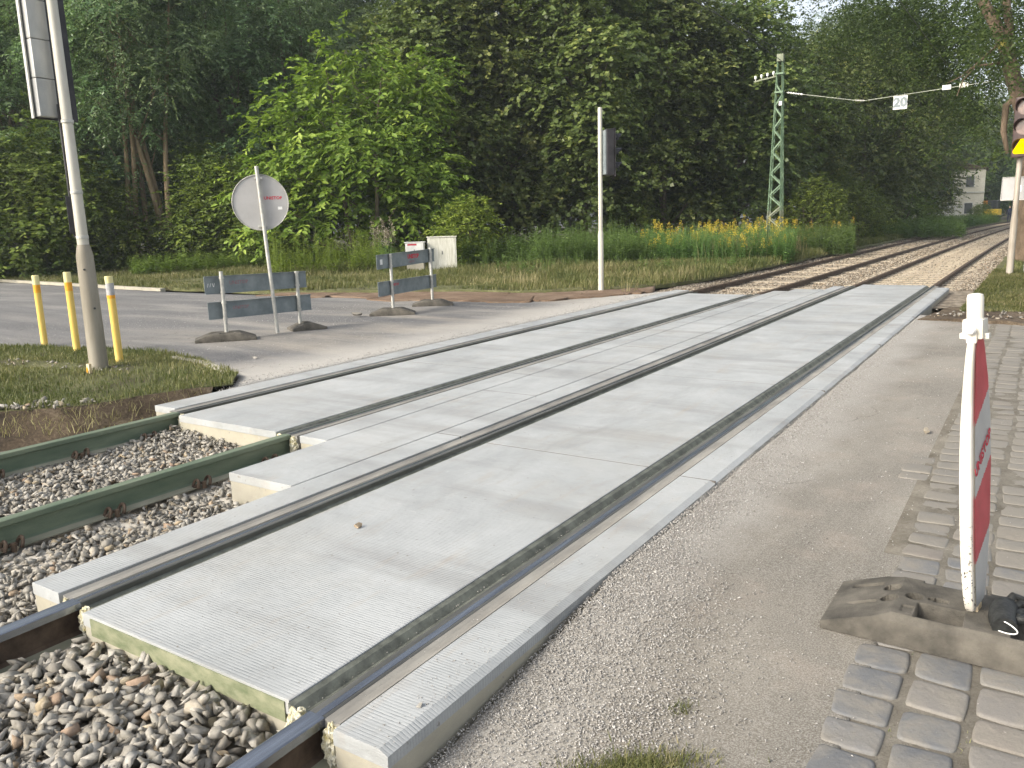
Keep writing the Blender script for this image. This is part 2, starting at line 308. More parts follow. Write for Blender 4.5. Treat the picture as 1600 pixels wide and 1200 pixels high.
class MB:
    """collects primitives into one mesh"""
    def __init__(s): s.bm = bmesh.new()
    def box(s, c, size, rz=0, bevel=0, M=None):
        r = bmesh.ops.create_cube(s.bm, size=1)['verts']
        mat = (Matrix.Translation(c) @ Matrix.Rotation(rz, 4, 'Z') if M is None else M @ Matrix.Translation(c)) @ Matrix.Diagonal((*size, 1))
        bmesh.ops.transform(s.bm, matrix=mat, verts=r)
        if bevel:
            ed = {e for v in r for e in v.link_edges}
            bmesh.ops.bevel(s.bm, geom=list(ed), offset=bevel, segments=2, affect='EDGES', profile=.7)
        return s
    def bar(s, a, b, r1, r2=None, n=12, cap=True):
        a, b = Vector(a), Vector(b); d = b - a
        r = bmesh.ops.create_cone(s.bm, cap_ends=cap, segments=n, radius1=r1, radius2=r1 if r2 is None else r2, depth=d.length)['verts']
        bmesh.ops.transform(s.bm, matrix=Matrix.Translation((a + b) / 2) @ d.to_track_quat('Z', 'Y').to_matrix().to_4x4(), verts=r); return s
    def flat(s, a, b, w, t, up=(0, 0, 1)):
        a, b = Vector(a), Vector(b); d = b - a; z = d.normalized(); x = Vector(up).cross(z)
        if x.length < 1e-4: x = Vector((1, 0, 0)).cross(z)
        x.normalize(); y = z.cross(x)
        Mx = Matrix((x, y, z)).transposed().to_4x4(); Mx.translation = (a + b) / 2
        r = bmesh.ops.create_cube(s.bm, size=1)['verts']
        bmesh.ops.transform(s.bm, matrix=Mx @ Matrix.Diagonal((w, t, d.length, 1)), verts=r); return s
    def tube(s, pts, rad, n=8):
        pts = [Vector(p) for p in pts]; rings = []
        if not isinstance(rad, (list, tuple)): rad = [rad] * len(pts)
        px = None
        for i, p in enumerate(pts):
            d = (pts[min(i + 1, len(pts) - 1)] - pts[max(i - 1, 0)]).normalized()
            x = (px - d * px.dot(d)) if px is not None else (Vector((0, 0, 1)).cross(d) if abs(d.z) < .95 else Vector((1, 0, 0)).cross(d))
            x.normalize(); px = x; y = d.cross(x)
            rings.append([s.bm.verts.new(p + (x * math.cos(2 * math.pi * k / n) + y * math.sin(2 * math.pi * k / n)) * rad[i]) for k in range(n)])
        for a, b in zip(rings, rings[1:]):
            for k in range(n): s.bm.faces.new((a[k], a[(k + 1) % n], b[(k + 1) % n], b[k]))
        s.bm.faces.new(rings[0][::-1]); s.bm.faces.new(rings[-1]); return s
    def prism(s, prof, axis_from, axis_to, xdir, ydir):
        """closed profile [(u,v)] swept from point to point"""
        a, b, x, y = Vector(axis_from), Vector(axis_to), Vector(xdir), Vector(ydir)
        A = [s.bm.verts.new(a + x * u + y * v) for u, v in prof]; B = [s.bm.verts.new(b + x * u + y * v) for u, v in prof]
        n = len(prof)
        for i in range(n): s.bm.faces.new((A[i], A[(i + 1) % n], B[(i + 1) % n], B[i]))
        s.bm.faces.new(A[::-1]); s.bm.faces.new(B); return s
    def lathe(s, prof, M=Matrix(), n=20):
        rings = [[s.bm.verts.new(M @ Vector((r * math.cos(2 * math.pi * k / n), r * math.sin(2 * math.pi * k / n), z))) for k in range(n)] for r, z in prof]
        for a, b in zip(rings, rings[1:]):
            for k in range(n): s.bm.faces.new((a[k], a[(k + 1) % n], b[(k + 1) % n], b[k]))
        if prof[0][0] > 1e-6: s.bm.faces.new(rings[0][::-1])
        if prof[-1][0] > 1e-6: s.bm.faces.new(rings[-1])
        return s
    def build(s, name, mat, parent=None, smooth=False):
        bmesh.ops.recalc_face_normals(s.bm, faces=s.bm.faces)
        me = bpy.data.meshes.new(name); s.bm.to_mesh(me); s.bm.free(); me.materials.append(mat)
        if smooth:
            me.polygons.foreach_set('use_smooth', np.ones(len(me.polygons), dtype=bool))
            try: me.set_sharp_from_angle(angle=R(38))
            except Exception: pass
        return link(bpy.data.objects.new(name, me), parent)

def text(body, size, mat, parent, M, name='lettering', depth=.0006, xs=1, bold=.02):
    cu = bpy.data.curves.new(name, 'FONT'); cu.body = body; cu.size = size; cu.extrude = depth; cu.align_x = 'CENTER'; cu.align_y = 'CENTER'
    cu.offset = bold * size; cu.resolution_u = 2
    tmp = bpy.data.objects.new(name, cu); COL.objects.link(tmp); bpy.context.view_layer.update()
    me = bpy.data.meshes.new_from_object(tmp.evaluated_get(bpy.context.evaluated_depsgraph_get()))
    bpy.data.objects.remove(tmp); me.transform(Matrix.Diagonal((xs, 1, 1, 1))); me.materials.clear(); me.materials.append(mat); me.name = name
    o = link(bpy.data.objects.new(name, me), parent); o.matrix_local = M; return o

def copy_tree(o, parent=None):
    c = o.copy(); COL.objects.link(c); c.parent = parent
    for ch in list(o.children): copy_tree(ch, c)
    return c

def sm(a, b, x): t = np.clip((x - a) / (b - a), 0, 1); return t * t * (3 - 2 * t)
def n2(x, y, s=1, seed=0):
    """cheap smooth numpy noise, about -1..1"""
    r = np.random.default_rng(seed); v = 0; A = 0
    for o in range(4):
        for k in range(3):
            th = r.uniform(0, 6.28); f = s * 2 ** o * r.uniform(.7, 1.3); p = r.uniform(0, 6.28)
            v = v + np.sin((np.cos(th) * x + np.sin(th) * y) * f + p + 1.7 * np.sin((np.sin(th) * x - np.cos(th) * y) * f * .6 + p)) * .55 ** o; 
        A += 3 * .55 ** o
    return v / A * 1.6
def pol(px, dist):
    """ground point in the direction of photo column px, dist metres away"""
    a = YAW - math.atan((px - 800) / 1264.45 / math.cos(PITCH) * .985)
    return Vector((-math.sin(a) * dist, math.cos(a) * dist, 0))

def sheet(name, A, B, nu, nv, zf, mat, kind='structure', edge=0, seed=1, skirt=.08, nz=.0):
    """surface ruled between polylines A and B"""
    def resample(P, n):
        P = np.array(P, float); d = np.concatenate([[0], np.cumsum(np.hypot(*np.diff(P, axis=0).T))]); t = np.linspace(0, d[-1], n)
        return np.stack([np.interp(t, d, P[:, 0]), np.interp(t, d, P[:, 1])], 1)
    a, b = resample(A, nu), resample(B, nu)
    if edge:
        for q, sd_ in ((a, seed), (b, seed + 7)):
            q += np.stack([n2(q[:, 0], q[:, 1], 4, sd_), n2(q[:, 0], q[:, 1], 4, sd_ + 1)], 1) * edge
    v = np.linspace(0, 1, nv)[None, :, None]
    P = a[:, None] * (1 - v) + b[:, None] * v
    X, Y = P[..., 0], P[..., 1]; Z = zf(X, Y)
    if nz: Z = Z + n2(X, Y, 5, seed + 3) * nz
    if skirt:
        X = np.pad(X, 1, 'edge'); Y = np.pad(Y, 1, 'edge'); Zp = np.pad(Z, 1, 'edge'); Zp[0] -= skirt; Zp[-1] -= skirt; Zp[:, 0] -= skirt; Zp[:, -1] -= skirt; Z = Zp
    n, m_ = X.shape; idx = np.arange(n * m_).reshape(n, m_)
    F = np.stack([idx[:-1, :-1], idx[1:, :-1], idx[1:, 1:], idx[:-1, 1:]], -1).reshape(-1, 4)
    o = npmesh(name, np.stack([X, Y, Z], -1).reshape(-1, 3), F, mat, smooth=True)
    return tag(o, kind=kind)

# ---------------------------------------------------------------- ground
def zconst(c): return lambda X, Y: np.full_like(X, c)
big = sheet('ground', [(-240, -90), (-240, 420)], [(200, -90), (200, 420)], 30, 30, zconst(-.55), MT['litter'], skirt=0)
def track_dx(y): y = np.asarray(y, float); return np.where(y > 20, (y - 20) ** 2 * .00026, 0.0)
# forest floor
sheet('forest_floor', [(-90, 17), (-34, 15.5), (-20, 14.5), (-13, 15.2), (-8.3, 16.6), (-7.5, 30), (-7.3, 60), (-5.5, 120), (0, 220)],
      [(-120, 110), (-90, 150), (-70, 190), (-60, 210), (-50, 230), (-50, 240), (-50, 260), (-40, 280), (-20, 300)], 160, 60,
      lambda X, Y: -.06 + .12 * n2(X, Y, .5, 4), MT['litter'])
# left road
ROAD_NEAR = [(-70, -12), (-40, -3.5), (-20, 3.4), (-12.1, 5.5), (-10.8, 5.95), (-9.65, 6.2), (-8.5, 6.05), (-7.04, 5.5), (-6.62, 5.05)]
ROAD_FAR = [(-70, 19), (-40, 15.3), (-30.6, 14.2), (-19.6, 13.0), (-13, 13.1), (-10, 13.15), (-8.4, 13.8), (-7.4, 15.0), (-6.62, 16.6)]
sheet('road', ROAD_NEAR, ROAD_FAR, 260, 60, lambda X, Y: -.012 + .010 * n2(X, Y, .9, 8) * sm(-6.7, -7.6, X), MT['asphalt_left'], edge=.05)
# dirt shoulder and verge past the road
sheet('dirt_shoulder', [(-15.5, 13.0), (-13, 13.0), (-10, 12.9), (-8.4, 13.5), (-7.3, 14.8), (-6.75, 16.2)],
      [(-15.5, 13.9), (-13, 14.9), (-10.5, 15.1), (-9.0, 15.3), (-8.0, 16.2), (-7.3, 17.5)], 110, 24,
      lambda X, Y: .012 + .018 * n2(X, Y, 2.5, 5), MT['dirt'], edge=.3)
sheet('verge', [(-80, 20.4), (-40, 15.6), (-30.6, 14.5), (-19.6, 13.3), (-14.3, 13.7), (-11, 14.9), (-9.2, 15.1), (-7.5, 16.8), (-6.9, 20), (-6.8, 36), (-6.6, 60), (-5.2, 90), (-3, 130)],
      [(-80, 26), (-40, 19.5), (-31, 19), (-25, 22), (-20, 24), (-14, 24), (-12, 24), (-10.5, 27), (-9.5, 32), (-9, 44), (-8.5, 66), (-7.5, 95), (-6, 135)], 320, 40,
      lambda X, Y: .045 + .03 * n2(X, Y, 1.2, 6), MT['turf'], edge=.06)
# left grass island, dug away towards the rail
def isl(X, Y):
    z = .015 + .03 * n2(X, Y, 1.7, 9); return z
ISL_CUT = [(-45, -16), (-14, -3.5), (-9.3, 1.6), (-8.0, 3.0), (-7.55, 3.45), (-7.2, 3.75), (-7.05, 4.2), (-6.9, 4.6), (-6.72, 4.95)]
ISL_ROAD = [(-70, -11.9), (-40, -3.4), (-20, 3.5), (-12.1, 5.6), (-10.8, 6.05), (-9.65, 6.25), (-8.5, 6.1), (-7.1, 5.55), (-6.66, 5.1)]
sheet('grass_island', ISL_CUT, ISL_ROAD, 300, 60, isl, MT['turf'], edge=.045, skirt=0)
def cutz(X, Y):
    return -.28 + 0 * X
CUT_LO = [(x + .32, y - .28) for x, y in ISL_CUT[:-1]] + [(-6.62, 4.6)]
def bank():
    def rs(P, n):
        P = np.array(P, float); d = np.concatenate([[0], np.cumsum(np.hypot(*np.diff(P, axis=0).T))]); t = np.linspace(0, d[-1], n)
        return np.stack([np.interp(t, d, P[:, 0]), np.interp(t, d, P[:, 1])], 1)
    a = rs(ISL_CUT, 300); a += np.stack([n2(a[:, 0], a[:, 1], 4, 1), n2(a[:, 0], a[:, 1], 4, 2)], 1) * .045
    b = rs(CUT_LO, 300); rows = []
    for j, t in enumerate(np.linspace(0, 1, 14)):
        p = a * (1 - t) + b * t; z = np.interp(t, [0, .12, .35, .6, 1], [.02, -.03, -.14, -.21, -.27])
        nn = .05 * math.sin(math.pi * t)
        rows.append(np.stack([p[:, 0] + nn * n2(p[:, 0], p[:, 1] + t, 9, 33), p[:, 1] + nn * n2(p[:, 0], p[:, 1] - t, 9, 35), z + 1.1 * nn * n2(p[:, 0] * 1.3, p[:, 1] + 2 * t, 8, 34)], 1))
    V = np.stack(rows, 1); V[:, 0, 2] = isl(V[:, 0, 0], V[:, 0, 1]); n, m_ = V.shape[:2]; idx = np.arange(n * m_).reshape(n, m_)
    F = np.stack([idx[:-1, :-1], idx[1:, :-1], idx[1:, 1:], idx[:-1, 1:]], -1).reshape(-1, 4)
    tag(npmesh('soil_bank', V.reshape(-1, 3), F, MT['soil'], smooth=True), kind='structure')
bank()
# near ballast bed (base under the stones)
sheet('ballast_bed', [(-40, -32), (-10, -3), (-7.3, 3), (-6.6, 4.7)], [(-1.2, -32), (-1.2, -3), (-1.2, 1.0), (-1.2, 2.2)], 60, 60, lambda X, Y: -.25 + .015 * n2(X, Y, 3, 3), MT['under'], skirt=0)
# far ballast bed
ys = np.concatenate([np.linspace(15.5, 60, 60), np.linspace(63, 300, 60)])
def farbed():
    xs = np.array([-7.6, -7.1, -6.75, -6.3, -5.45, -4.6, -4.0, -3.35, -2.6, -1.8, -1.2, -.75]); zz = np.array([-.16, -.06, -.10, -.13, -.14, -.13, -.12, -.13, -.14, -.13, -.10, -.16])
    X = xs[None, :] + track_dx(ys)[:, None]; Y = np.repeat(ys[:, None], len(xs), 1); Z = np.repeat(zz[None], len(ys), 0)
    n, m_ = X.shape; idx = np.arange(n * m_).reshape(n, m_)
    F = np.stack([idx[:-1, :-1], idx[:-1, 1:], idx[1:, 1:], idx[1:, :-1]], -1).reshape(-1, 4)
    tag(npmesh('far_ballast_bed', np.stack([X, Y, Z], -1).reshape(-1, 3), F, MT['under_far'], smooth=True), kind='structure')
farbed()
# right side: asphalt strip and paved area
def zr(X, Y): return -.016 - .125 * sm(3.3, 1.5, Y) * sm(-.45, -1.45, X)
sheet('pavement', [(-1.47, -4), (-1.47, .8), (-1.47, 5), (-1.47, 9), (-1.47, 13.6)], [(-.36, -4), (-.36, 2.0), (-.4, 3.2), (-.4, 4.3), (-.46, 5.6), (-.45, 7.5), (-.4, 9.5), (-.4, 13.3)], 500, 40, zr, MT['asphalt_right'], edge=.012, nz=.0008)
sheet('pavement', [(-.50, -6), (-.50, 13.4)], [(9, -6), (9, 13.4)], 120, 90, lambda X, Y: zr(X, Y) - (.0045 - .0055 * sm(3.0, 4.2, Y)), MT['sandj'], skirt=.1)
sheet('soil_patch', [(-1.42, 13.0), (0, 12.7), (9, 12.5)], [(-1.15, 14.6), (0, 14.3), (9, 13.8)], 140, 24, lambda X, Y: .01 + .03 * n2(X, Y, 4, 15), MT['soil'], edge=.08)
sheet('right_verge', [(-1.0, 14.1), (-.98, 20), (-.95, 34), (-.6, 60), (1.0, 100), (4, 150)], [(16, 13.4), (18, 20), (22, 34), (26, 60), (34, 100), (44, 150)], 260, 70,
      lambda X, Y: .02 + .035 * n2(X, Y, 1.2, 16) + .15 * sm(1, 12, X), MT['turf'], edge=.06)

# kerb along the far side of the road
kb = MB()
for (x0, y0), (x1, y1) in zip([(-60, 17.7), (-40, 15.42), (-30.6, 14.32)], [(-40, 15.42), (-30.6, 14.32), (-19.6, 13.12)]):
    n = int(math.hypot(x1 - x0, y1 - y0)); 
    for i in range(n):
        a = Vector((x0 + (x1 - x0) * i / n, y0 + (y1 - y0) * i / n, .005)); b = Vector((x0 + (x1 - x0) * (i + .985) / n, y0 + (y1 - y0) * (i + .985) / n, .005))
        kb.flat(a, b, .14, .12)
k_ = kb.build('kerb', MT['concrete_side']); tag(k_, kind='structure')
kb = MB()
for a, b in (((-8.9, 5.98), (-8.1, 5.86)), ((-8.08, 5.85), (-7.5, 5.62)), ((-7.47, 5.6), (-7.05, 5.35))):
    kb.flat((*a, -.01), (*b, -.01), .1, .08)
tag(kb.build('kerb', MT['concrete_side']), kind='structure')

# ---------------------------------------------------------------- stones
def rock_templates(n, npts, seed, lo=.55):
    rs = random.Random(seed); out = []
    for _ in range(n):
        bm = bmesh.new(); sx, sy, sz = 1, rs.uniform(lo, .8), rs.uniform(.3, .6)
        for _ in range(npts):
            p = Vector([rs.uniform(-1, 1) for _ in range(3)]); q_ = max(abs(c) for c in p); p = p / q_ * rs.uniform(.8, 1); p = p * (.78 + .22 / max(.8, p.length)) * .92
            
            bm.verts.new((p.x * sx, p.y * sy, p.z * sz))
        h = bmesh.ops.convex_hull(bm, input=bm.verts)
        bmesh.ops.delete(bm, geom=[v for v in bm.verts if not v.link_faces], context='VERTS')
        bmesh.ops.triangulate(bm, faces=bm.faces)
        bm.verts.index_update(); V = np.array([v.co[:] for v in bm.verts]); F = np.array([[v.index for v in f.verts] for f in bm.faces]); bm.free(); out.append((V, F))
    return out
def rotmats(n, tilt):
    a = rng.uniform(0, 2 * np.pi, n); b = rng.normal(0, tilt, n); c = rng.normal(0, tilt, n)
    ca, sa, cb, sb, cc, sc = np.cos(a), np.sin(a), np.cos(b), np.sin(b), np.cos(c), np.sin(c); z, o = np.zeros(n), np.ones(n)
    Rz = np.stack([ca, -sa, z, sa, ca, z, z, z, o], 1).reshape(-1, 3, 3)
    Rx = np.stack([o, z, z, z, cb, -sb, z, sb, cb], 1).reshape(-1, 3, 3); Ry = np.stack([cc, z, sc, z, o, z, -sc, z, cc], 1).reshape(-1, 3, 3)
    return Rz @ Rx @ Ry
def scatter_rocks(name, P, size, tilt, T, mat, lv=None, parent=None):
    n = len(P); k = rng.integers(0, len(T), n); Rm = rotmats(n, tilt); Vs, Fs, L = [], [], []; off = 0
    lv = rng.uniform(0, 1, n) if lv is None else lv
    for i, (tv, tf) in enumerate(T):
        s = np.where(k == i)[0]
        if not len(s): continue
        v = np.einsum('nij,vj->nvi', Rm[s], tv) * size[s, None, None] + P[s, None, :]
        Vs.append(v.reshape(-1, 3)); f = tf[None] + (np.arange(len(s)) * len(tv))[:, None, None] + off; Fs.append(f.reshape(-1, 3)); L.append(np.repeat(lv[s], len(tv))); off += len(s) * len(tv)
    return npmesh(name, np.concatenate(Vs), np.concatenate(Fs), mat, parent, np.concatenate(L))
T_big = rock_templates(50, 9, 3, .4); T_mid = rock_templates(14, 9, 5); T_chip = rock_templates(8, 6, 7, .7)
def jgrid(x0, x1, y0, y1, dens):
    n = int((x1 - x0) * (y1 - y0) * dens); return rng.uniform(x0, x1, n), rng.uniform(y0, y1, n)

# near ballast
def near_ballast():
    P = []; Sz = []
    def add(x0, x1, y0, y1, dens, zf, s0, s1):
        x, y = jgrid(x0, x1, y0, y1, dens); z = zf(x, y); P.append(np.stack([x, y, z], 1)); Sz.append(s0 + (s1 - s0) * rng.beta(1.6, 2.6, len(x)))
    # bay between rails of left track, bay between the tracks, bay in front of the near panels
    for lay, dz in ((0, -.045), (1, -.018), (2, 0)):
        add(-6.13, -4.78, -1.5, 4.10, 620, lambda x, y: -.170 + dz + .02 * n2(x, y, 3, 21) + .05 * sm(3.4, 4.1, y) * sm(-5, -5.9, x) + rng.normal(0, .007, len(x)), .019, .045)
        add(-4.60, -3.72, -2.5, 4.06, 620, lambda x, y: -.176 + dz + .02 * n2(x, y, 3, 22) + .03 * sm(2.2, .9, y) + rng.normal(0, .007, len(x)), .020, .048)
        add(-3.72, -3.44, -2.5, 1.62, 480, lambda x, y: -.14 + dz + rng.normal(0, .006, len(x)), .022, .046)
        add(-3.24, -1.93, -2.0, 1.60, 520, lambda x, y: -.118 + dz + .018 * n2(x, y, 5, 23) + .022 * sm(-3.1, -2.7, x) - .05 * sm(-2.15, -1.95, x) + rng.normal(0, .008, len(x)), .024, .064)
        add(-1.74, -1.30, -2.0, 1.52, 420, lambda x, y: -.20 + dz + rng.normal(0, .006, len(x)), .02, .04)
        add(-8.2, -6.3, -2, 4.1, 200, lambda x, y: np.where(x > -6.62 - .05 * (lay), -.16, -.245 + .0 * x) + dz * .6 + rng.normal(0, .006, len(x)), .018, .040)
    P = np.concatenate(P); Sz = np.concatenate(Sz)
    keep = (P[:, 1] > .1 - .25 * P[:, 0] - 1.6) & ~((P[:, 0] > -4.32) & (P[:, 0] < -3.68) & (P[:, 1] > 3.16)) & ~((P[:, 0] > -3.73) & (P[:, 0] < -3.4) & (P[:, 1] > 1.62))
    keep &= ~((P[:, 0] < -6.35) & (P[:, 1] > 3.9 + (P[:, 0] + 6.35) * 1.1))
    P, Sz = P[keep], Sz[keep]
    o = scatter_rocks('ballast', P, Sz, .55, T_big, MT['gravel']); tag(o, kind='stuff')
near_ballast()
def far_ballast():
    P = []; Sz = []
    for (y0, y1, d, s0, s1) in ((15.9, 26, 330, .020, .042), (26, 42, 120, .03, .055), (42, 75, 40, .045, .075)):
        x, y = jgrid(-7.15, -.95, y0, y1, d); z = np.interp(x, [-7.6, -7.1, -6.75, -6.3, -4.6, -4.0, -3.35, -1.8, -1.2, -.95], [-.16, -.06, -.09, -.12, -.13, -.105, -.12, -.125, -.09, -.10])
        keep = ~((x > -6.66) & (x < -4.66) & (y < 16.45)) & ~((x > -4.7) & (x < -3.7) & (y < 17.65)) & ~((x > -3.75) & (y < 19.0)) & (rng.random(len(x)) < .55 + .45 * (n2(x, y, 2, 9) > -.2))
        x, y, z = x[keep], y[keep], z[keep]
        P.append(np.stack([x + track_dx(y), y, z], 1)); Sz.append(rng.uniform(s0, s1, len(x)))
    o = scatter_rocks('far_ballast', np.concatenate(P), np.concatenate(Sz), .5, T_mid, MT['gravel_far']); tag(o, kind='stuff')
far_ballast()
def chips():
    P = []; Sz = []
    # drift along the kerb edge of the crossing
    x, y = jgrid(-1.5, -.45, .6, 13.2, 12000); x2_, y2_ = jgrid(-1.5, -.45, .6, 4.2, 14000); x = np.concatenate([x, x2_]); y = np.concatenate([y, y2_])
    wid = np.interp(y, [.6, 2.0, 2.6, 3.6, 6, 9, 13], [.78, .72, .55, .34, .26, .20, .15]) * (1 + .5 * n2(x * 0, y, 2.2, 41))
    d = (x + 1.49) / np.maximum(wid, .03)
    p = np.exp(-(d / .80) ** 2.6) * (.55 + .45 * (n2(x, y, 3.5, 42) > -.35)) * np.interp(y, [0, 4, 8, 13], [1, .75, .4, .2])
    # thin scatter further in, a pale fan near the camera
    p = np.maximum(p, .012 + .02 * (n2(x, y, 2.5, 43) > .5))
    fan = np.exp(-(((x + 1.02) / .20) ** 2 + ((y - 2.15) / .38) ** 2)); p = np.maximum(p, fan * .85 * (.4 + .6 * (n2(x, y, 7, 44) > -.3)))
    k = rng.random(len(x)) < p; x, y = x[k], y[k]
    P.append(np.stack([x, y, zr(x, y) + .0045], 1)); Sz.append(rng.uniform(.0030, .0062, len(x)) * (1 + .4 * rng.random(len(x)) ** 4))
    # chips lying on the outer strip and in the groove
    x, y = jgrid(-1.74, -1.51, 1.58, 6, 1500); k = rng.random(len(x)) < (.9 * np.exp(-((x + 1.56) / .05) ** 2 - ((y - 1.95) / .45) ** 2) + .05 + .12 * np.exp(-((y - 2.2) / .8) ** 2)); P.append(np.stack([x[k], y[k], np.full(k.sum(), .002)], 1)); Sz.append(rng.uniform(.002, .0045, k.sum()))
    x, y = jgrid(-1.95, -1.915, 1.58, 8, 3500); P.append(np.stack([x, y, np.full(len(x), -.03)], 1)); Sz.append(rng.uniform(.0025, .005, len(x)))
    x, y = jgrid(-1.79, -1.73, 1.58, 5, 420); P.append(np.stack([x, y, np.full(len(x), -.001)], 1)); Sz.append(rng.uniform(.002, .004, len(x)))
    # margin of fines beside the left strip
    x, y = jgrid(-7.3, -6.62, 4.9, 16, 900); k = rng.random(len(x)) < np.exp(-((x + 6.62) / .28) ** 2); P.append(np.stack([x[k], y[k], np.full(k.sum(), -.006)], 1)); Sz.append(rng.uniform(.005, .011, k.sum()))
    x, y = jgrid(-16, -6.7, 6, 14, 75); k = n2(x, y, 1.1, 45) > -.1; P.append(np.stack([x[k], y[k], np.full(k.sum(), -.004)], 1)); Sz.append(rng.uniform(.004, .010, k.sum()))
    # a few on the setts
    x, y = jgrid(-.5, 1.6, 1.2, 8, 55); P.append(np.stack([x, y, zr(x, y) + .006], 1)); Sz.append(rng.uniform(.002, .005, len(x)))
    o = scatter_rocks('fine_gravel', np.concatenate(P), np.concatenate(Sz), .6, T_chip, MT['chips']); tag(o, kind='stuff')
chips()
def rubble():
    P = []; Sz = []
    x, y = jgrid(-9.6, -6.9, 2.0, 4.3, 420)
    a = np.array([np.interp(xx, [-9.3, -8.0, -7.55, -7.2, -7.05], [1.6, 3.0, 3.45, 3.75, 4.2]) for xx in x])
    d = y - a; k = (rng.random(len(x)) < np.exp(-((d - .10) / .16) ** 2) * sm(-7.0, -7.5, x)) & (d > -.1)
    P.append(np.stack([x[k], y[k], .035 + 0 * x[k]], 1)); Sz.append(.012 + .055 * rng.random(k.sum()) ** 3)
    x, y = jgrid(-10.6, -8.4, 4.6, 5.6, 60); k = np.abs(y - 5.0 - .15 * (x + 9.5)) < .16; P.append(np.stack([x[k], y[k], .035 + 0 * x[k]], 1)); Sz.append(rng.uniform(.012, .04, k.sum()))
    x, y = jgrid(-1.3, 4, 13.0, 14.2, 45); P.append(np.stack([x, y, .03 + 0 * x], 1)); Sz.append(rng.uniform(.012, .04, len(x)))
    o = scatter_rocks('rubble', np.concatenate(P), np.concatenate(Sz), .4, T_mid, MT['gravel']); tag(o, kind='stuff')
rubble()

# setts on the right
def setts():
    Vs, Fs, L = [], [], []; off = 0; rs = random.Random(4)
    n = 16; ang = np.linspace(0, 2 * np.pi, n, endpoint=False)
    se = lambda e: np.stack([np.sign(np.cos(ang)) * np.abs(np.cos(ang)) ** e, np.sign(np.sin(ang)) * np.abs(np.sin(ang)) ** e], 1)
    sq = se(.26); x = -.62; col = 0
    while x < 3.6:
        w = rs.uniform(.165, .205); y = -1.2 + rs.uniform(0, .15)
        while y < 13.3:
            l = rs.uniform(.135, .215); cx, cy = x + w / 2 + .01 * math.sin(y * 1.7 + col), y + l / 2
            edge = np.interp(cy, [-4, 2, 3.2, 4.3, 5.6, 7.5, 9.5, 13.3], [-.55, -.50, -.54, -.58, -.60, -.58, -.56, -.60])
            rise = rs.uniform(-.0025, .0025)
            g = .0055 if cy < 5 else .004
            if cx - w / 2 < edge - .02: y += l; continue
            hw, hl = w / 2 - g, l / 2 - g; jit = 1 + np.array([rs.uniform(-.12, .06) for _ in range(n)])
            jit = (jit + np.roll(jit, 1) + np.roll(jit, -1)) / 3; rot = rs.uniform(-.07, .07)
            o = sq * jit[:, None] * [hw, hl]; c, s = math.cos(rot), math.sin(rot); o = o @ np.array([[c, s], [-s, c]])
            z0 = float(zr(np.array([cx]), np.array([cy]))[0]) + rise + (.0035 if cy < 4.5 else .0025)
            tx, ty = rs.uniform(-.02, .02), rs.uniform(-.02, .02)
            rings = []
            for sc, dz in ((1.0, -.03), (.99, -.006), (.955, -.0016), (.86, 0), (.4, .0008)):
                p = o * sc; rings.append(np.column_stack([p[:, 0] + cx, p[:, 1] + cy, z0 + dz + p[:, 0] * tx + p[:, 1] * ty + np.array([rs.uniform(-.0008, .0008) for _ in range(n)])]))
            V = np.concatenate(rings + [[[cx, cy, z0 + .001]]]); Vs.append(V)
            for k in range(4):
                a = np.arange(n); Fs.append(np.stack([k * n + a, k * n + (a + 1) % n, (k + 1) * n + (a + 1) % n, (k + 1) * n + a], 1) + off)
            a = np.arange(n); T3.append(np.stack([4 * n + a, 4 * n + (a + 1) % n, np.full(n, 5 * n)], 1) + off)
            L.append(np.full(len(V), rs.random())); CORN.extend([(cx - w / 2, cy - l / 2), (cx + w / 2, cy - l / 2)] if cy < 6 else []); off += len(V); y += l
        x += w; col += 1
    tag(npmesh('cobblestone_paving', np.concatenate(Vs), [np.concatenate(Fs), np.concatenate(T3)], MT['sett'], lv=np.concatenate(L), smooth=True), kind='structure')
T3 = []; CORN = []
setts()

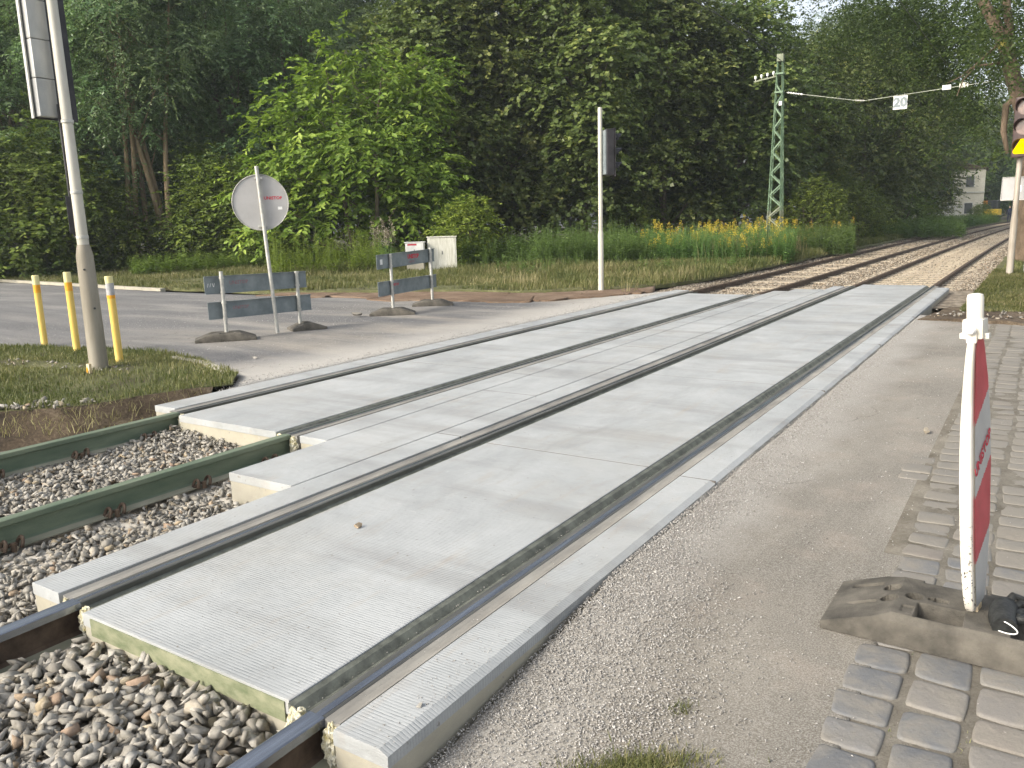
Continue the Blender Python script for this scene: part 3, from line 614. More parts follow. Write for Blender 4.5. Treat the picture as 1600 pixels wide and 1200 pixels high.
# ---------------------------------------------------------------- crossing panels
PG = 'concrete crossing panels'
ORD = ['nearest', 'second', 'third', 'fourth', 'fifth', 'sixth', 'seventh']
def panel(x0, x1, y0, y1, where, i, n, th=.30, cham=.005, outer=0, green=False, name='concrete_panel', seed=0):
    ends = 'farthest' if i == n - 1 else ORD[i]
    t = thing(name, f'{ends} pale concrete panel {where}', 'concrete panel', (x0, y0, 0), 0, PG)
    rs = random.Random(hash((round(x0, 2), i)) % 1000 + seed)
    w, l = x1 - x0, y1 - y0; g = .0065
    ins = .035 if outer > 0 else cham
    # top slab with chamfered rim
    bm = bmesh.new()
    def ring(dx0, dx1, dy, z): return [bm.verts.new(p) for p in ((dx0, dy, z), (w - dx1, dy, z), (w - dx1, l - dy, z), (dx0, l - dy, z))]
    a = ring(cham, ins if outer > 0 else cham, g + .0015, 0); b = ring(0, 0, g, -.002 if outer <= 0 else -.014); c = ring(.0, .0, g, -.055)
    bm.faces.new(a)
    for r1, r2 in ((a, b), (b, c)):
        for k in range(4): bm.faces.new((r1[k], r2[k], r2[(k + 1) % 4], r1[(k + 1) % 4]))
    bmesh.ops.recalc_face_normals(bm, faces=bm.faces)
    me = bpy.data.meshes.new('top_surface'); bm.to_mesh(me); bm.free(); me.materials.append(MT['concrete'])
    link(bpy.data.objects.new('top_surface', me), t)
    m = MB(); m.box((w / 2, l / 2 + .003, -.055 - (th - .055) / 2), (w, l - 2 * g - .006, th - .055)); m.build('body', MT['concrete_side'], t)
    if i:
        m = MB(); m.box((w / 2, 0, -.026), (w - .004, 2 * g - .001, .050)); m.build('gap_shade_strip', MT['joint'], t)  # dark strip added for gap shade, hides the sunlit panel side
    if green:
        m = MB(); m.box((w / 2 + .02, g - .0015, -.048), (w - .08, .006, .075)); m.build('stained_edge', MT['green_edge'], t)
    return t
def row(x0, x1, bounds, where, **kw):
    n = len(bounds) - 1
    for i in range(n): panel(x0, x1, bounds[i], bounds[i + 1], where, i, n, green=kw.get('green', False) and i == 0, outer=kw.get('outer', 0), th=kw.get('th', .3))
row(-1.725, -1.50, [1.56, 4.46, 7.33, 10.25, 13.2, 16.0, 18.45], 'in the narrow strip along the right edge of the crossing', outer=1, th=.34)
row(-3.195, -1.965, [1.60, 4.54, 7.42, 10.25, 13.2, 15.95, 18.93], 'between the two rails of the right track', green=True)
row(-3.69, -3.47, [1.65, 4.60, 7.55, 10.4, 13.3, 16.1, 18.35], 'in the narrow strip left of the right track', th=.26)
row(-4.278, -3.70, [3.18, 6.05, 9.0, 11.95, 14.9, 17.5], 'in the middle row between the two tracks')
row(-4.57, -4.288, [4.05, 6.9, 9.8, 12.7, 15.2, 16.95], 'in the narrow strip right of the left track')
row(-6.035, -4.83, [4.05, 7.0, 9.9, 12.9, 15.98], 'between the two rails of the left track')
row(-6.60, -6.305, [4.20, 7.1, 10.0, 13.0, 16.7], 'in the outer strip along the left edge of the crossing')

# ---------------------------------------------------------------- rails
RH = .165
prof_head = [(-.036, -.003), (-.030, 0), (.030, 0), (.036, -.003), (.036, -.032), (.012, -.042), (-.012, -.042), (-.036, -.032)]
prof_web = [(-.010, -.0425), (.010, -.0425), (.010, -.132), (.030, -.142), (-.030, -.142), (-.010, -.132)]
prof_foot = [(-.068, -.158), (-.030, -.1425), (.030, -.1425), (.068, -.158), (.068, -RH), (-.068, -RH)]
def sweep(prof, pts, name, mat, parent):
    """profile in x,z along (x, y) points"""
    V = []; 
    for i, (x, y) in enumerate(pts):
        for u, v in prof: V.append((x + u, y, v))
    n = len(prof); F = []
    for i in range(len(pts) - 1):
        for k in range(n):
            F.append((i * n + k, i * n + (k + 1) % n, (i + 1) * n + (k + 1) % n, (i + 1) * n + k))
    me = bpy.data.meshes.new(name); me.from_pydata(V, [], F + [tuple(range(n))[::-1], tuple(range((len(pts) - 1) * n, len(pts) * n))]); me.update()
    bm = bmesh.new(); bm.from_mesh(me); bmesh.ops.recalc_face_normals(bm, faces=bm.faces); bm.to_mesh(me); bm.free()
    me.materials.append(mat); return link(bpy.data.objects.new(name, me), parent)
def rail(cx, y_in, y_out, side, where, near_head, near_web):
    """side: +1 when the flange groove lies to the right"""
    t = thing('rail', where, 'rail', (cx, y_in, 0))
    ysf = list(np.linspace(y_out, 60, 18)) + list(np.linspace(65, 260, 40))
    L = lambda arr: [(float(track_dx(y)), y - y_in) for y in arr]
    near = L([-8, y_in]); mid = L([y_in, y_out]); far = L(ysf)
    sweep(prof_head, near, 'rail_head', MT[near_head], t); sweep(prof_web, near, 'rail_web', MT[near_web], t); sweep(prof_foot, near, 'rail_foot', MT['rail_foot'], t)
    ph = [(u, v - .002) for u, v in prof_head]
    sweep(ph, mid, 'rail_head', MT['rail_top'], t)
    sweep([(-.010, -.0015), (.012, -.0015), (.014, -.0085), (-.012, -.0085)] if side > 0 else [(-.004, -.0005), (.024, -.0005), (.026, -.0085), (-.006, -.0085)], mid, 'polished_band', MT['rail_shine'], t)
    sweep(prof_head, far, 'rail_head', MT['rail_rust'], t); sweep(prof_web, far, 'rail_web', MT['rail_rust'], t); sweep(prof_foot, far, 'rail_foot', MT['rail_rust'], t)
    s = side
    # filler in the groove (low) and on the field side (nearly flush, dished)
    g = [(s * .0365, -.028), (s * .060, -.036), (s * .085, -.036), (s * .112, -.012), (s * .132, -.006), (s * .132, -.15), (s * .0365, -.15)]
    f = [(-s * .0365, -.006), (-s * .06, -.010), (-s * .085, -.009), (-s * .1025, -.002), (-s * .1025, -.15), (-s * .0365, -.15)]
    sweep(g, mid, 'groove_filler', MT['rubber'], t); sweep(f, mid, 'field_filler', MT['filler'], t)
    # ragged foam at the near end of the fillers
    for sx, w in ((s * .085, .045), (-s * .07, .030)):
        bm = bmesh.new(); bmesh.ops.create_icosphere(bm, subdivisions=4, radius=1)
        for v in bm.verts:
            nn = mnoise.fractal(v.co * 3.2 + Vector((cx, sx * 40, 0)), 1, 2, 5)
            v.co = Vector((v.co.x * w, v.co.y * .03, v.co.z * .075 - .085)) + v.normal * nn * .016
            v.co.x += sx; v.co.y -= .004
        me = bpy.data.meshes.new('filler_foam'); bm.to_mesh(me); bm.free(); me.materials.append(MT['foam']); link(bpy.data.objects.new('filler_foam', me), t)
    return t
R1 = rail(-6.17, 4.13, 16.5, 1, 'farthest left rail, green on its exposed near end, outermost by the grass', 'steel_green', 'steel_green')
R2 = rail(-4.695, 4.05, 16.2, -1, 'green rail running beside the stepped middle panels, right rail of the left track', 'steel_green', 'steel_green')
R3 = rail(-3.335, 1.66, 18.6, 1, 'left rail of the right track, blue polished near end at the left frame edge', 'rail_shine', 'rail_rust')
R4 = rail(-1.83, 1.60, 18.9, -1, 'rail nearest the camera, polished near end at the bottom frame edge', 'rail_shine', 'rail_rust')

# spring clips on the green rails
def clip(x, y, root, side):
    m = MB()
    for dy in (-.045, .045):
        pts = []
        for k in range(15):
            a = -.5 + k / 14 * (math.pi + 1.1)
            pts.append((x + side * (.075 + .028 * math.cos(a * 1.0)), y + dy + .012 * math.sin(a), -.150 + .034 * math.sin(a) + .012))
        pts += [(x + side * .085, y + dy * .2, -.128)]
        m.tube(pts, .0105, 7)
    m.bar((x + side * .1, y, -.165), (x + side * .1, y, -.118), .016, .016, 6)
    o = m.build('rail_clip', MT['rail_rust'], root, smooth=True); o.matrix_parent_inverse = Matrix.Translation(-Vector(root.location)); return o
SLY = [.2, .82, 1.42, 2.0, 2.60, 3.22, 3.80]
for y in SLY:
    clip(-6.17, y, R1, 1); clip(-6.17, y, R1, -1); clip(-4.695, y, R2, 1); clip(-4.695, y, R2, -1)
# sleepers
def sleeper_mesh(mat, name, w=.24, l=2.4):
    m = MB(); m.box((0, 0, -.09), (l, w, .18), bevel=.02); o = m.build(name, mat); return o
first = None
for i, y in enumerate(SLY):
    if first is None: o = first = sleeper_mesh(MT['sleeper_new'], 'sleeper')
    else: o = first.copy(); COL.objects.link(o)
    o.location = (-5.43, y, -.188)
    tag(o, 'concrete sleeper under the green rails, almost buried in ballast', 'sleeper', 'buried sleepers of the left track')
first = None
for tr, xc, y0, lab in (('l', -5.43, 16.9, 'sleeper showing through the ballast of the left track beyond the crossing'), ('r', -2.58, 19.35, 'weathered sleeper of the right track beyond the crossing')):
    y = y0; k = 0
    while y < 110:
        if first is None: o = first = sleeper_mesh(MT['sleeper'], 'sleeper')
        else: o = first.copy(); COL.objects.link(o)
        o.location = (xc + float(track_dx(y)), y, -.100 - (.022 if tr == 'l' and k % 3 else 0)); o.rotation_euler = (0, 0, random.uniform(-.01, .01)); k += 1
        tag(o, lab, 'sleeper', 'sleepers of the %s track beyond the crossing' % ('left' if tr == 'l' else 'right')); y += .63
# ---------------------------------------------------------------- rubber base plates
def base_mesh(L=.90, W=.40, Hh=.115, step=.008, detail=True):
    nx, ny = int(L / step) + 1, int(W / step) + 1
    x = np.linspace(-L / 2, L / 2, nx); y = np.linspace(-W / 2, W / 2, ny); X, Y = np.meshgrid(x, y, indexing='ij')
    Z = np.full_like(X, Hh)
    end = np.minimum(L / 2 - np.abs(X), .24) / .24; Z = np.minimum(Z, .028 + (Hh - .028) * end)
    side = np.minimum(W / 2 - np.abs(Y), .03) / .03; Z = np.minimum(Z, .02 + (Hh - .02) * (.72 + .28 * side))
    cut = (np.abs(np.abs(X) - L / 2) < .07) & (np.abs(Y) > W / 2 - .05 - 0 * X)
    def dent(mask, z): Z[mask & (Z > z)] = z
    if detail:
        for hx, hy in ((-.24, .07), (-.235, -.035), (-.155, .005)):
            dent(((X - hx) / .029) ** 2 + ((Y - hy) / .029) ** 2 < 1, .012)
        dent((np.abs(X + .06) < .078) & (np.abs(Y + .105) < .062), .03)
        dent((np.abs(X - .24) < .078) & (np.abs(Y + .105) < .062), .03)
        dent((np.abs(X + .03) < .11) & (np.abs(Y - .18) < .03), .04)
        dent((np.abs(X + .075) < .032) & (np.abs(Y - .012) < .008), .05); dent((np.abs(X + .075) < .012) & (np.abs(Y - .012) < .018), .05)
        Z[(np.abs(X + .165) < .02) & (np.abs(Y + .115) < .028) & (Z > .1)] = Hh - .006
        for sx in (-1, 1):
            dent((np.abs(X - sx * .335) < .055) & (np.abs(Y - .12) < .014), .045); dent((np.abs(X - sx * .335) < .055) & (np.abs(Y + .05) < .010), .05)
    else:
        dent((np.abs(X - .02) < .09) & (np.abs(Y + .10) < .045), .02); dent(((X + .18) / .05) ** 2 + (Y / .05) ** 2 < 1, .06)
    Z[0] = Z[-1] = 0; Z[:, 0] = 0; Z[:, -1] = 0
    n, m_ = X.shape; idx = np.arange(n * m_).reshape(n, m_)
    F = np.stack([idx[:-1, :-1], idx[1:, :-1], idx[1:, 1:], idx[:-1, 1:]], -1).reshape(-1, 4)
    Xs = X.copy(); Ys = Y.copy(); Xs[0] = Xs[1]; Xs[-1] = Xs[-2]; Ys[:, 0] = Ys[:, 1]; Ys[:, -1] = Ys[:, -2]
    return np.stack([Xs, Ys, Z], -1).reshape(-1, 3), F
def rubber_base(loc, rz, label, detail=False, step=.014, group='rubber base plates', **kw):
    V, F = base_mesh(step=step, detail=detail, **kw); o = npmesh('rubber_base', V, F, MT['rubber_base'])
    o.location = loc; o.rotation_euler = (0, 0, rz); tag(o, label, 'base plate', group); return o
def on(v): return Vector(v)
rubber_base((-.14, 3.175, -.012), R(-1), 'big black rubber base plate with holes under the striped delineator post', True, .004)
rubber_base((-9.72, 7.42, -.012), R(52), 'rubber base plate under the left post of the wider barrier', L=.86)
rubber_base((-9.52, 8.78, -.012), R(62), 'small tilted rubber base plate under the right post of the wider barrier', L=.56)
rubber_base((-9.58, 10.86, -.012), R(38), 'rubber base plate under the left post of the smaller barrier', L=.82)
rubber_base((-9.88, 12.38, -.012), R(38), 'rubber base plate under the right post of the smaller barrier', L=.82)
rubber_base((.62, 6.15, -.014), R(20), 'dark rubber base plate cut by the right frame edge on the setts')
rubber_base((1.02, 8.6, -.014), R(20), 'farther dark rubber base plate on the setts at the right frame edge')

# ---------------------------------------------------------------- delineator post
dl = thing('delineator_post', 'white delineator post with red diagonal stripes standing in the rubber base', 'delineator', (-.095, 3.185, .0), R(-6)); dl.rotation_euler = (0, R(-4), R(-10))
prf = [(.095, .017, .045), (.14, .019, .075), (.25, .022, .10), (.42, .024, .118), (.62, .0245, .125), (.80, .0225, .122), (.95, .018, .10), (1.05, .014, .075), (1.10, .013, .055)]
def deline():
    V = []; n = 20; 
    for z, hx, hy in prf:
        for k in range(n):
            a = 2 * math.pi * k / n; c, s = math.cos(a), math.sin(a)
            V.append((hx * math.copysign(abs(c) ** .45, c), hy * math.copysign(abs(s) ** .30, s), z))
    F = [(i * n + k, i * n + (k + 1) % n, (i + 1) * n + (k + 1) % n, (i + 1) * n + k) for i in range(len(prf) - 1) for k in range(n)]
    me = bpy.data.meshes.new('panel'); me.from_pydata(V, [], F + [tuple(range(n))[::-1], tuple(range((len(prf) - 1) * n, len(prf) * n))]); me.update(); me.materials.append(MT['plastic'])
    me.polygons.foreach_set('use_smooth', np.ones(len(me.polygons), dtype=bool)); 
    try: me.set_sharp_from_angle(angle=R(40))
    except Exception: pass
    o = link(bpy.data.objects.new('panel', me), dl); sb = o.modifiers.new('s', 'SUBSURF'); sb.levels = sb.render_levels = 1
deline()
def film():
    """reflective film on both faces, cut in diagonal stripes (45 degrees)"""
    zs = [p[0] for p in prf]; hx = lambda z: np.interp(z, zs, [p[1] for p in prf]); hy = lambda z: np.interp(z, zs, [p[2] for p in prf]) - .018
    for name, mat, par in (('red_stripes', 'red_film', 0), ('grey_stripes', 'grey_film', 1)):
        m = MB(); NZ = 150; NY = 26; z0, z1 = .13, 1.09
        for s in (1,):
            grid = {}
            for i in range(NZ + 1):
                z = z0 + (z1 - z0) * i / NZ
                for j in range(NY + 1):
                    y = (-1 + 2 * j / NY) * hy(z)
                    grid[i, j] = (s * (hx(z) * 1.0 + .0035), y, z)
            vs = {}
            for i in range(NZ):
                for j in range(NY):
                    q = grid[i, j]; t = (q[2] - .55 * q[1] - .60) / .255 + 1
                    if int(math.floor(t)) % 2 != par: continue
                    ids = []
                    for a, b in ((i, j), (i, j + 1), (i + 1, j + 1), (i + 1, j)):
                        if (a, b) not in vs: vs[a, b] = m.bm.verts.new(grid[a, b])
                        ids.append(vs[a, b])
                    m.bm.faces.new(ids)
        m.build(name, MT[mat], dl)
film()
m = MB(); m.box((0, 0, 1.125), (.066, .075, .07), bevel=.012); m.box((0, -.04, 1.10), (.034, .02, .045), bevel=.008); m.box((-.036, 0, 1.10), (.02, .03, .02), bevel=.004); m.box((.036, 0, 1.10), (.02, .03, .02), bevel=.004); m.build('collar', MT['plastic'], dl, True)
m = MB(); m.lathe([(.026, 1.12), (.0265, 1.23), (.024, 1.242), (.012, 1.246)], n=24); m.build('top_tube', MT['plastic'], dl, True)
m = MB(); m.lathe([(0.0, 0), (.014, .003), (.018, .012), (.012, .022), (0, .026)], Matrix.Translation((0, -.046, 1.125)) @ Matrix.Rotation(R(90), 4, 'X'), 14); m.build('fixing_knob', MT['porcelain'], dl, True)
m = MB(); m.box((0, 0, .075), (.040, .055, .09)); m.build('wooden_stake', MT['wood'], dl)
text('UNISTOP', .055, MT['red_ink'], dl, Matrix.Translation((.0305, -.012, .690)) @ Matrix.Rotation(R(90), 4, 'Z') @ Matrix.Rotation(R(90), 4, 'X') @ Matrix.Rotation(R(30), 4, 'Z'), bold=.02)

# glove on the base
def glove():
    bm = bmesh.new()
    g = thing('work_glove', 'crumpled black work glove lying on the rubber base beside the delineator', 'glove', (.01, 3.13, .10), R(-25))
    m = MB()
    m.tube([(.03, -.09, .022), (.0, -.05, .030), (-.02, -.005, .036), (-.035, .04, .035), (-.045, .075, .03)], [.040, .043, .044, .040, .020], 12)
    for dx, dy, l, bz in ((-.035, .07, .07, .075), (-.015, .075, .075, .05), (.008, .06, .07, .03), (.03, .04, .055, .018)):
        m.tube([(dx, dy - .05, .035), (dx + .01, dy, bz), (dx + .035, dy + l * .6, bz * .7), (dx + .055, dy + l * .8, .012)], [.016, .014, .012, .006], 9)
    m.tube([(.03, -.02, .03), (.07, -.01, .04), (.10, -.03, .03), (.115, -.055, .02)], [.018, .014, .012, .007], 9)
    o = m.build('leather', MT['glove'], g, True)
    o.data.transform(Matrix.Diagonal((1, 1, .95, 1)))
    m = MB(); pts = [(.03 + .044 * math.cos(a), -.094 - .004 * math.sin(2 * a), .024 + .020 * math.sin(a)) for a in np.linspace(0, 2 * math.pi, 20)]
    m.tube(pts, .0024, 6); m.build('cuff_trim', MT['white_ink'], g, True)
glove()

# ---------------------------------------------------------------- barriers
def on_line(a, b, t): return Vector(a).lerp(Vector(b), t)
def board(parent, A, B, zA, zB, h, flip=1):
    """plank seen from the back: grey web with top and bottom flanges; A,B ends in xy; z of lower edge"""
    A, B = Vector((*A, 0)), Vector((*B, 0)); d = (B - A).normalized(); nrm = Vector((d.y, -d.x, 0))     # towards the camera side
    m = MB()
    for w, t, z0 in ((.006, h, h / 2), ):
        m.prism([(-.003, 0), (.003, 0), (.003, h), (-.003, h)], A + Vector((0, 0, zA)), B + Vector((0, 0, zB)), nrm, (0, 0, 1))
    m.prism([(.003, h - .006), (.030, h - .006), (.030, h), (.003, h)], A + Vector((0, 0, zA)), B + Vector((0, 0, zB)), nrm, (0, 0, 1))
    m.prism([(.003, 0), (.024, 0), (.024, .006), (.003, .006)], A + Vector((0, 0, zA)), B + Vector((0, 0, zB)), nrm, (0, 0, 1))
    o = m.build('board', MT['board'], parent)
    # small fixing clips along the top flange
    return o, d, nrm
def txt_on(parent, body, size, mat, P, d, nrm, off=.0045, **kw):
    up_ = Vector((0, 0, 1)); Mx = Matrix((d, up_, nrm)).transposed().to_4x4(); Mx.translation = P + nrm * off
    return text(body, size, MT[mat], parent, Mx, **kw)
# wider barrier
b1 = thing('barrier', 'wide two-plank grey barrier seen from behind, the round sign beside it', 'barrier', (0, 0, 0), 0, 'plank barriers on the road')
PA, PB = Vector((-9.71, 7.43, 0)), Vector((-9.62, 8.74, 0)); LA, LB = (-9.88, 7.22), (-9.56, 8.99)
# the boards hang on the camera-far side of the posts
dd = (Vector((*LB, 0)) - Vector((*LA, 0))).normalized(); nn_ = Vector((dd.y, -dd.x, 0)); 
offv = -nn_ * .035
A0 = Vector((-9.77, 7.20, 0)) + offv; B0 = Vector((-9.61, 8.94, 0)) + offv
o1, d1, n1_ = board(b1, A0.xy, B0.xy, .655, .625, .25)
o2, _, _ = board(b1, (A0 + d1 * .02).xy, (B0 + d1 * .06).xy, .295, .265, .245)
for P, top, dz in ((PA, .965, 0), (PB, .87, 0)):
    m = MB(); m.bar(P + Vector((0, 0, .02)), P + Vector((0, 0, top)), .027, n=14); m.build('post', MT['galv'], b1, True)
    for zc in (.30, .52, .67, .87):
        m = MB(); m.bar(P + Vector((0, 0, zc - .014)), P + Vector((0, 0, zc + .014)), .034, n=14); m.box(P + Vector((0, 0, zc)) - nn_ * .035 + d1 * .03, (.05, .02, .02), math.atan2(d1.y, d1.x)); m.build('clamp', MT['galv'], b1, True)
txt_on(b1, 'UNISTOP', .075, 'red_faded', A0 + d1 * .55 + Vector((0, 0, .79)), d1, n1_)
txt_on(b1, 'UNISTOP', .065, 'red_faded', A0 + d1 * .55 + Vector((0, 0, .43)), d1, n1_)
txt_on(b1, '/ / \\/', .07, 'white_ink', A0 + d1 * .10 + Vector((0, 0, .775)), d1, n1_, name='chalk_marks')
# smaller barrier
b2 = thing('barrier', 'smaller two-plank grey barrier farther back, in front of the two cabinets', 'barrier', (0, 0, 0), 0, 'plank barriers on the road')
PC, PD = Vector((-9.59, 10.89, 0)), Vector((-9.90, 12.40, 0)); d2 = (PD - PC).normalized(); n2_ = Vector((d2.y, -d2.x, 0))
C0 = PC - d2 * .42 - n2_ * .035; D0 = PD + d2 * .22 - n2_ * .035
board(b2, C0.xy, D0.xy, .80, .83, .245); board(b2, C0.xy, (D0 + d2 * .05).xy, .335, .325, .25)
for P, top in ((PC, 1.05), (PD, 1.10)):
    m = MB(); m.bar(P + Vector((0, 0, .02)), P + Vector((0, 0, top)), .027, n=14); m.build('post', MT['galv'], b2, True)
    for zc in (.36, .57, .84, 1.0):
        m = MB(); m.bar(P + Vector((0, 0, zc - .014)), P + Vector((0, 0, zc + .014)), .034, n=14); m.box(P + Vector((0, 0, zc)) - n2_ * .035 + d2 * .03, (.05, .02, .02), math.atan2(d2.y, d2.x)); m.build('clamp', MT['galv'], b2, True)
txt_on(b2, 'UNISTOP', .105, 'red_ink', C0 + d2 * 1.32 + Vector((0, 0, .965)), d2, n2_, bold=.05)
txt_on(b2, 'UNISTOP', .055, 'red_faded', C0 + d2 * 1.25 + Vector((0, 0, .87)), d2, n2_)
txt_on(b2, 'UNISTOP', .06, 'red_ink', C0 + d2 * .60 + Vector((0, 0, .50)), d2, n2_)
m = MB(); m.box((0, 0, 0), (.08, .09, .002)); st_ = m.build('sticker', MT['white_ink'], b2); Mx = Matrix((d2, Vector((0, 0, 1)), n2_)).transposed().to_4x4(); Mx.translation = C0 + d2 * .15 + Vector((0, 0, .92)) + n2_ * .006; st_.matrix_local = Mx

# round sign seen from behind
SP = Vector((-9.565, 8.20, 0)); vdir = Vector((-SP.x, -SP.y, 0)).normalized()
sg = thing('round_sign', 'round grey road sign seen from the back on a thin galvanised pole', 'road sign', SP)
m = MB(); pt_ = Vector((-.060, -.052, 2.42)); m.bar((.018, .015, 0), pt_, .0275, n=16); m.lathe([(.0285, -.02), (.0285, .005), (.01, .01)], Matrix.Translation(pt_), n=16); m.build('pole', MT['galv'], sg, True)
ang = math.atan2(vdir.y, vdir.x) + R(-4); sn = Vector((math.cos(ang), math.sin(ang), 0)); sx_ = Vector((-sn.y, sn.x, 0))
Ms = Matrix((sx_, Vector((0, 0, 1)), sn)).transposed().to_4x4(); Ms.translation = Vector((-.052, -.044, 1.915)) - sn * .045
m = MB(); m.lathe([(0, 0), (.385, 0), (.385, .004), (0, .004)], Ms, 72); m.build('disc', MT['disc'], sg)
m = MB()
m.lathe([(.386, -.004), (.400, -.004), (.401, .016), (.394, .018), (.386, .006), (.386, -.004)], Ms, 72); m.build('rim', MT['galv'], sg, True)
text('UNISTOP', .062, MT['red_ink'], sg, Ms @ Matrix.Translation((.180, .060, .0055)), bold=.03)
m = MB(); m.box((.27, -.085, .0055), (.062, .042, .0012), M=Ms); m.build('sticker', MT['white_ink'], sg)
for zc in (-.34, .345):
    m = MB(); m.box((0, zc, .028), (.11, .03, .05), M=Ms, bevel=.004); m.build('clamp', MT['galv'], sg)

# ---------------------------------------------------------------- yellow bollards
def bollard(x, y, h, lean, label, band):
    t = thing('bollard', label, 'bollard', (x, y, 0), 0, 'yellow bollards by the signal mast')
    t.rotation_euler = (lean[0], lean[1], 0)
    m = MB(); m.lathe([(.044, -.05), (.044, h - .004), (.039, h)], n=24); m.build('tube', MT['yellow'], t, True)
    m = MB(); m.lathe([(.0446, h - .135), (.0446, h - .005), (.040, h + .0006)], n=24); m.build('top_sleeve', MT['yellow_pale'], t, True)
    m = MB(); m.lathe([(.0452, h - .24 if band == 'orange_band' else h - .22), (.0452, h - .13 if band == 'orange_band' else h - .08)], n=24); m.build('band', MT[band], t, True)
    if band == 'grey_band':
        m = MB(); m.lathe([(.0456, h - .26), (.0456, h - .22)], n=24); m.build('band', MT['orange_band'], t, True)
    return t
bollard(-11.77, 5.93, .99, (0, R(0)), 'yellow bollard at the far left, farthest from the signal mast', 'orange_band')
bollard(-10.54, 5.71, 1.06, (0, 0), 'middle yellow bollard with a bright orange band, left of the signal mast', 'orange_band')
bollard(-9.17, 5.46, 1.04, (0, R(-1)), 'yellow bollard with a worn grey band, right of the signal mast', 'grey_band')

# ---------------------------------------------------------------- traffic signals
def frame_dir(px_side, n):  # helper returns matrix with local x=side, y=up, z=normal
    M_ = Matrix((px_side, Vector((0, 0, 1)), n)).transposed().to_4x4(); return M_
# left mast
LPz = Vector((-8.89, 5.04, 0))
ls = thing('traffic_signal', 'tall signal mast seen from behind at the upper left, its head cut by the frame', 'traffic signal', LPz)
cd = Vector((-LPz.x, -LPz.y, 0)).normalized(); sd_ = Vector((-cd.y, cd.x, 0)); 
left_ = -sd_      # picture left
m = MB(); m.lathe([(.100, -.05), (.095, .6), (.088, 1.30), (.072, 1.385), (.062, 1.42)], n=28); m.build('lower_tube', MT['pole_dark'], ls, True)
m = MB(); m.lathe([(.060, 1.42), (.054, 2.6), (.050, 5.2), (.02, 5.21)], n=28); m.build('upper_tube', MT['pole_paint'], ls, True)
for z in (1.50, 1.98, 2.72):
    m = MB(); m.lathe([(.057, z - .02), (.064, z - .015), (.064, z + .015), (.057, z + .02)], n=28); m.build('clamp_band', MT['galv'], ls, True)
m = MB(); m.lathe([(.105, -.05), (.1065, -.05), (.1065, .3)], n=4); m.bm.free()
hn = (cd * .86 + left_ * -.50).normalized(); hs_ = Vector((-hn.y, hn.x, 0))
# backboard turned away, three grey housing covers on its back
Mh = frame_dir(-hs_ * 1.0, hn); 
Mh = frame_dir(hs_, hn); Mh.translation = Vector((0, 0, 3.62)) - cd * .14 + left_ * .13
m = MB(); m.box((.05, 0, -.05), (.50, 1.74, .03), bevel=.01, M=Mh); m.build('backboard', MT['signal_black'], ls)
for k, zc in enumerate((-.64, -.25, .14, .53)):
    m = MB(); m.box((-.075, zc - .02, .02), (.20, .385, .12), bevel=.012, M=Mh); m.build('lamp_housing', MT['signal_grey'], ls)
m = MB(); m.box((-.20, 0, -.02), (.016, 1.74, .04), M=Mh); m.build('edge_strip', MT['galv'], ls)
Mb = frame_dir(sd_, cd); Mb.translation = left_ * .075 + Vector((0, 0, 1.74)) - cd * .06
m = MB(); m.box((0, 0, 0), (.08, .40, .10), bevel=.01, M=Mb); m.build('button_box', MT['signal_black'], ls)
m = MB(); m.tube([LPz * 0 - cd * .05 + left_ * .07 + Vector((0, 0, z)) for z in (1.5, 1.95, 2.4, 2.9)], .014, 8); m.build('cable', MT['signal_black'], ls, True)
for z, a in ((.72, .3), (1.15, -.2)):
    q = cd * .090 + sd_ * a * .1
    m = MB(); m.bar(q + Vector((0, 0, z)), q * 1.08 + Vector((0, 0, z)), .012, n=10); m.build('bolt', MT['black_ink'], ls)
# small painted stake at its foot
t = thing('marker_stake', 'small wooden stake with red paint at the foot of the signal mast', 'stake', (-8.72, 4.83, 0))
m = MB(); m.box((0, 0, .06), (.05, .03, .14)); m.build('stake', MT['wood'], t)
m = MB(); m.box((-.013, -.001, .045), (.026, .034, .09)); m.build('red_paint', MT['orange_band'], t)

# centre mast
CP = Vector((-8.04, 15.97, 0)); cc = Vector((-CP.x, -CP.y, 0)).normalized(); rr = Vector((-cc.y, cc.x, 0)); lf = rr
cs = thing('traffic_signal', 'slim signal mast in the middle with a dark signal head on its right side', 'traffic signal', CP)
m = MB(); m.lathe([(.060, -.05), (.058, 1.24), (.048, 1.30)], n=20); m.build('lower_tube', MT['pole_paint'], cs, True)
m = MB(); m.lathe([(.047, 1.30), (.045, 3.84), (.01, 3.85)], n=20); m.build('upper_tube', MT['pole_paint'], cs, True)
right_ = rr    # picture right from camera: check orientation
def vis_right(P):   # unit vector pointing to the picture's right at P
    d = Vector((P.x, P.y, 0)).normalized(); return Vector((d.y, -d.x, 0))
right_ = vis_right(CP); away = Vector((CP.x, CP.y, 0)).normalized()
fdir = (right_ * .93 + away * .37).normalized(); fs = Vector((-fdir.y, fdir.x, 0))
Mc = Matrix((fs, Vector((0, 0, 1)), fdir)).transposed().to_4x4(); Mc.translation = right_ * .19 + Vector((0, 0, 2.92))
m = MB(); m.box((0, 0, -.02), (.30, .95, .17), bevel=.02, M=Mc); m.build('signal_housing', MT['signal_black'], cs)
m = MB(); m.box((0, 0, -.115), (.22, .90, .03), bevel=.008, M=Mc); m.build('housing_cover', MT['board'], cs)
m = MB(); m.box((0, 0, .075), (.34, .99, .014), bevel=.004, M=Mc); m.build('backboard', MT['signal_black'], cs)
